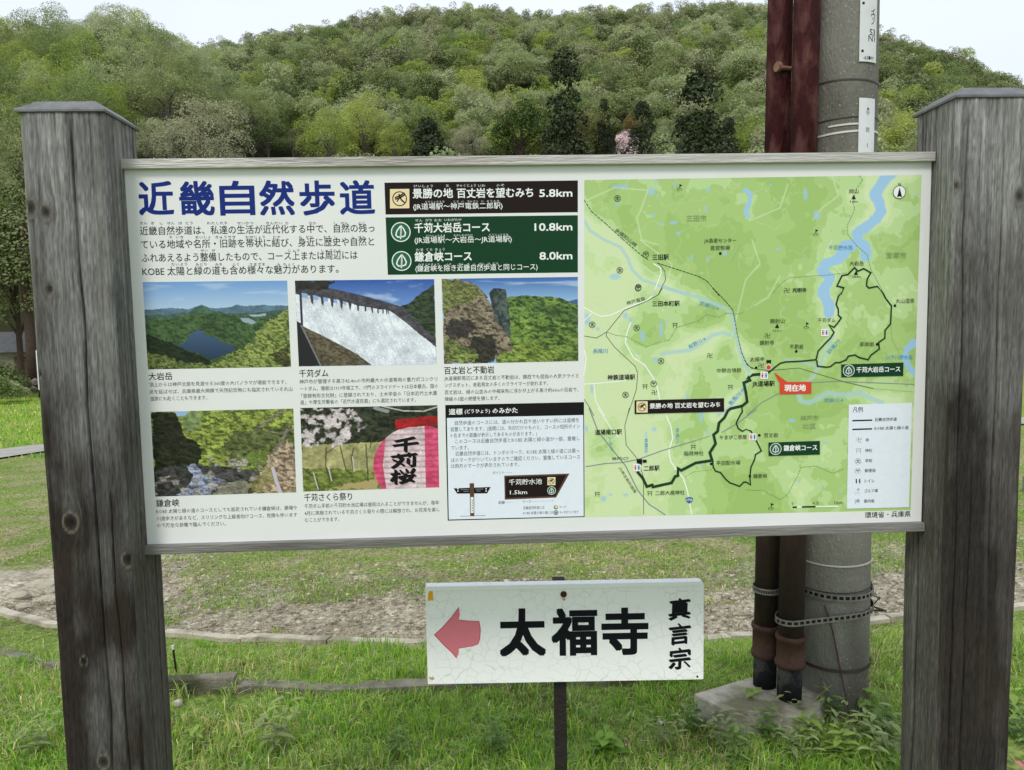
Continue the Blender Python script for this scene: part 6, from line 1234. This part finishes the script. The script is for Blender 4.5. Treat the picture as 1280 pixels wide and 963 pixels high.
# main wooded hill
R2 = random.Random(3)
def zone_kind(px, s, u, near):
    n_ = float(fbm(np.array(px/90.), np.array(s*5+7), 201, 3)); n2_ = float(fbm(np.array(px/35.), np.array(s*14+1), 207, 2)); q = u*.35+n_*.35+n2_*.3
    hi = s > .72
    if near: W_ = (('fresh', .40), ('olive', .20), ('pale', .16), ('dark', .14), ('bare', .10))
    elif px > 1060 and s > .5: W_ = (('dark', .55), ('olive', .2), ('bare', .1), ('pale', .1), ('fresh', .05))
    elif hi: W_ = (('dark', .36), ('olive', .2), ('pale', .22), ('bare', .12), ('fresh', .10))
    elif s < .35: W_ = (('fresh', .34), ('pale', .32), ('olive', .16), ('bare', .08), ('dark', .10))
    else: W_ = (('pale', .36), ('dark', .14), ('fresh', .18), ('olive', .16), ('bare', .16))
    r_ = R2.random()
    q = (u*.55+n2_*.9-.2) % 1
    acc = 0
    for k_, w_ in W_:
        acc += w_
        if q < acc: return k_
    return W_[0][0]
used = {}
d = 66.0
while d < 236:
    s = (d-62)/(235-62); st = 4.75+1.2*(d < 104)
    pxa = -70
    while pxa < 1305:
        stp = st/d*FPX; px = pxa+R2.uniform(-.3, .3)*stp; dd = d+R2.uniform(-.45, .45)*st; pxa += stp
        if px < 330 and dd < 150: continue          # stands behind the nearer left hill
        if px < 200 and dd < 205: continue
        p = pd(px, dd)
        if blocked(px, dd, p, 9): continue
        hid = 403-FPX*(p.z+8-1.5)/dd > 232 and 200 < px < 1120      # wholly behind the board: planted more thinly
        if hid and R2.random() < .5: continue
        kd = zone_kind(px, s, R2.random(), False)
        if used.get(kd, 0) >= 296: kd = min(('pale', 'fresh', 'dark', 'olive', 'bare'), key=lambda k_: used.get(k_, 0))
        if used.get(kd, 0) >= 296: continue
        used[kd] = used.get(kd, 0)+1
        lb = '%s %s main hill, %s' % (KL[kd], row(s), where(px))
        o = plant(kd, p-Vector((0, 0, .6)), R2.uniform(.68, 1.05)*(1.3 if hid else 1), R2.uniform(.85, 1.2), label=lb, group='trees %s the main hill, %s' % (row(s), where(px))); LABS.setdefault(lb, []).append(o)
    d += st*.86
# nearer hill on the left
u2 = {}
d = 46.0
while d < 121:
    st = 5.8; pxa = -130
    while pxa < 470:
        stp = st/d*FPX; px = pxa+R2.uniform(-.3, .3)*stp; dd = d+R2.uniform(-.4, .4)*st; pxa += stp
        p = pd(px, dd); s = (dd-42)/76
        if blocked(px, dd, p, 9): continue
        if px > 330 and dd > 80: continue
        if px < 70 and dd < 52: continue
        kd = zone_kind(px, s, R2.random(), True); u2[kd] = u2.get(kd, 0)+1
        lb = '%s %s near hill, %s' % (KL[kd], row(s), where(px))
        o = plant(kd, p-Vector((0, 0, .4)), R2.uniform(.7, 1.08), R2.uniform(.9, 1.15), True, label=lb, group='trees %s the near hill, %s' % (row(s), where(px))); LABS.setdefault(lb, []).append(o)
    d += st*.85
finish_labels(); print('trees', used, u2)
# trunk and low shrubs seen left of the post
p = pd(36, 35.5); bm = bmesh.new(); tube(bm, [(0, 0, -.5), (.02, 0, 2.0), (-.05, 0, 4.2), (.05, 0, 7)], [.24, .19, .17, .1], 10); tr_ = thing('roadside_tree', 'dark tree trunk with spreading crown beside the lane at the left edge', 'tree', p); bm_ob('trunk', bm, barkd, tr_, smooth=True)
V, F = cloud(301, [((-1.6, 0, 3.6), .9), ((.4, .3, 3.5), .8), ((-.6, -.4, 4.6), 1.2), ((.9, 0, 4.8), 1.1), ((-2.2, .3, 4.9), 1.1), ((0, 0, 6), 1.4), ((-1.2, 0, 2.9), .5)], 9000, .13); ob('crown', npm('crown', V, F, LM['dark']), tr_)
for px, D, s, kd, lab in ((-6, 30, .8, 'olive', 'low olive shrub on the bank left of the lane'), (10, 31, .62, 'pale', 'low pale shrub on the bank near the lane'), (-25, 33, 1.5, 'dark', 'dark bush in front of the shed at the left edge'), (6, 34.5, .9, 'dark', 'small dark bush beside the shed')):
    V, F = cloud(int(px+400), [((x*s, y*s, z*s), r_*s) for x, y, z, r_ in ((0, 0, .5, .5), (.45, .1, .4, .4), (-.45, 0, .42, .42), (.1, -.2, .8, .4))], 3500, .07 if s < 1 else .1, mn=.5); o = thing('shrub', lab, 'shrub', pd(px, D)); ob('foliage', npm('foliage', V, F, LM[kd]), o)
# shed
p = pd(14, 40); SH = thing('shed', 'small grey walled shed behind the trees at the left edge', 'shed', p, .2)
bm = bmesh.new(); box(bm, -2.6, 1.0, 0, 2.2, -.3, 1.5); bm_ob('wall', bm, mat('shed_plaster', L4(150, 146, 132), L4(120, 116, 104), 6, .9, .2), SH)
bm = bmesh.new(); v_ = [bm.verts.new(c_) for c_ in ((-2.8, -.3, 1.5), (1.2, -.3, 1.5), (1.2, 2.5, 1.5), (-2.8, 2.5, 1.5), (-2.8, 1.1, 2.4), (1.2, 1.1, 2.4))]
for f in ((0, 1, 5, 4), (2, 3, 4, 5), (0, 4, 3), (1, 2, 5), (0, 3, 2, 1)): bm.faces.new([v_[i] for i in f])
bm_ob('roof', bm, mat('grey_roof', L4(96, 98, 100), L4(76, 78, 80), 6, .8, .2), SH); bm = bmesh.new(); box(bm, .0, .7, -.02, .02, -.2, 1.3); bm_ob('door', bm, mat('brown_door', L4(96, 82, 66), L4(76, 64, 52), 12, .8), SH)
# stone retaining wall along the lane
WL = thing('stone_wall', 'low grey stone retaining wall beside the lane at the left edge', 'wall', pd(-40, 36.5)); ws_ = mat('field_stone', L4(132, 126, 112), L4(100, 94, 84), 8, .9, .5)
for k in range(30):
    bm = bmesh.new(); bmesh.ops.create_icosphere(bm, subdivisions=1, radius=.2)
    for v in bm.verts: v.co *= 1+.2*noise.noise(v.co*7+Vector((k, 0, 0))); v.co.y *= .7
    o = bm_ob('stone', bm, ws_, WL); o.location = (-1.2+(k % 15)*.33, .1*math.sin(k), .12+.3*(k//15))
# small parked van glimpsed past the post
p = pd(71, 33); VN = thing('parked_van', 'small white van parked on the lane, mostly hidden by the left post', 'van', p, 2.11); mw = mat('white_car_paint', L4(232, 234, 236), L4(224, 226, 228), 5, .25); gl = mat('tinted_glass', L4(30, 34, 38), L4(24, 28, 32), 5, .1, spec=.6); ty = flat('black_rubber', L4(26, 26, 28), .8)
bm = bmesh.new(); prof = [(-1.6, .3), (1.6, .3), (1.65, .9), (1.35, 1.05), (1.0, 1.7), (-1.55, 1.75), (-1.65, 1.0)]
a_ = [bm.verts.new((x, -.7, z)) for x, z in prof]; b2 = [bm.verts.new((x, .7, z)) for x, z in prof]; bm.faces.new(a_); bm.faces.new(b2[::-1])
for k in range(7): bm.faces.new((a_[k], a_[(k+1) % 7], b2[(k+1) % 7], b2[k]))
VB = bm_ob('body', bm, mw, VN, .05)
for x0_, x1_ in ((-1.4, -.5), (-.4, .9)):
    for sy_ in (-1, 1): bm = bmesh.new(); box(bm, x0_, x1_, .7*sy_-.01, .7*sy_+.01, 1.05, 1.55); bm_ob('window', bm, gl, VN, .008)
for x in (-1.05, 1.05):
    for sy_ in (-1, 1): bm = bmesh.new(); tube(bm, [(x, .6*sy_, .28), (x, .72*sy_, .28)], .28, 20); bm_ob('wheel', bm, ty, VN)
for y in (-.5, .5): bm = bmesh.new(); box(bm, 1.62, 1.68, y-.12, y+.12, .7, .82); bm_ob('headlight', bm, M_wire, VN, .01)
# overhead cables across the valley
M_cab = flat('cable', L4(90, 92, 94))
for py, dz in ((323, .5), (352, .4)):
    a = EYE+ray(-300, py-6)*30; b = EYE+ray(1500, py+10)*30; bm = bmesh.new(); tube(bm, [Vector(a).lerp(Vector(b), k/24)-Vector((0, 0, dz*4*(k/24)*(1-k/24))) for k in range(25)], .012, 5, cap=False)
    o = bm_ob('overhead_cable', bm, M_cab); tag(o, 'thin overhead cable crossing the valley, %s one left of the post' % ('upper' if py == 323 else 'lower'), 'cable', 'overhead cables behind the board')
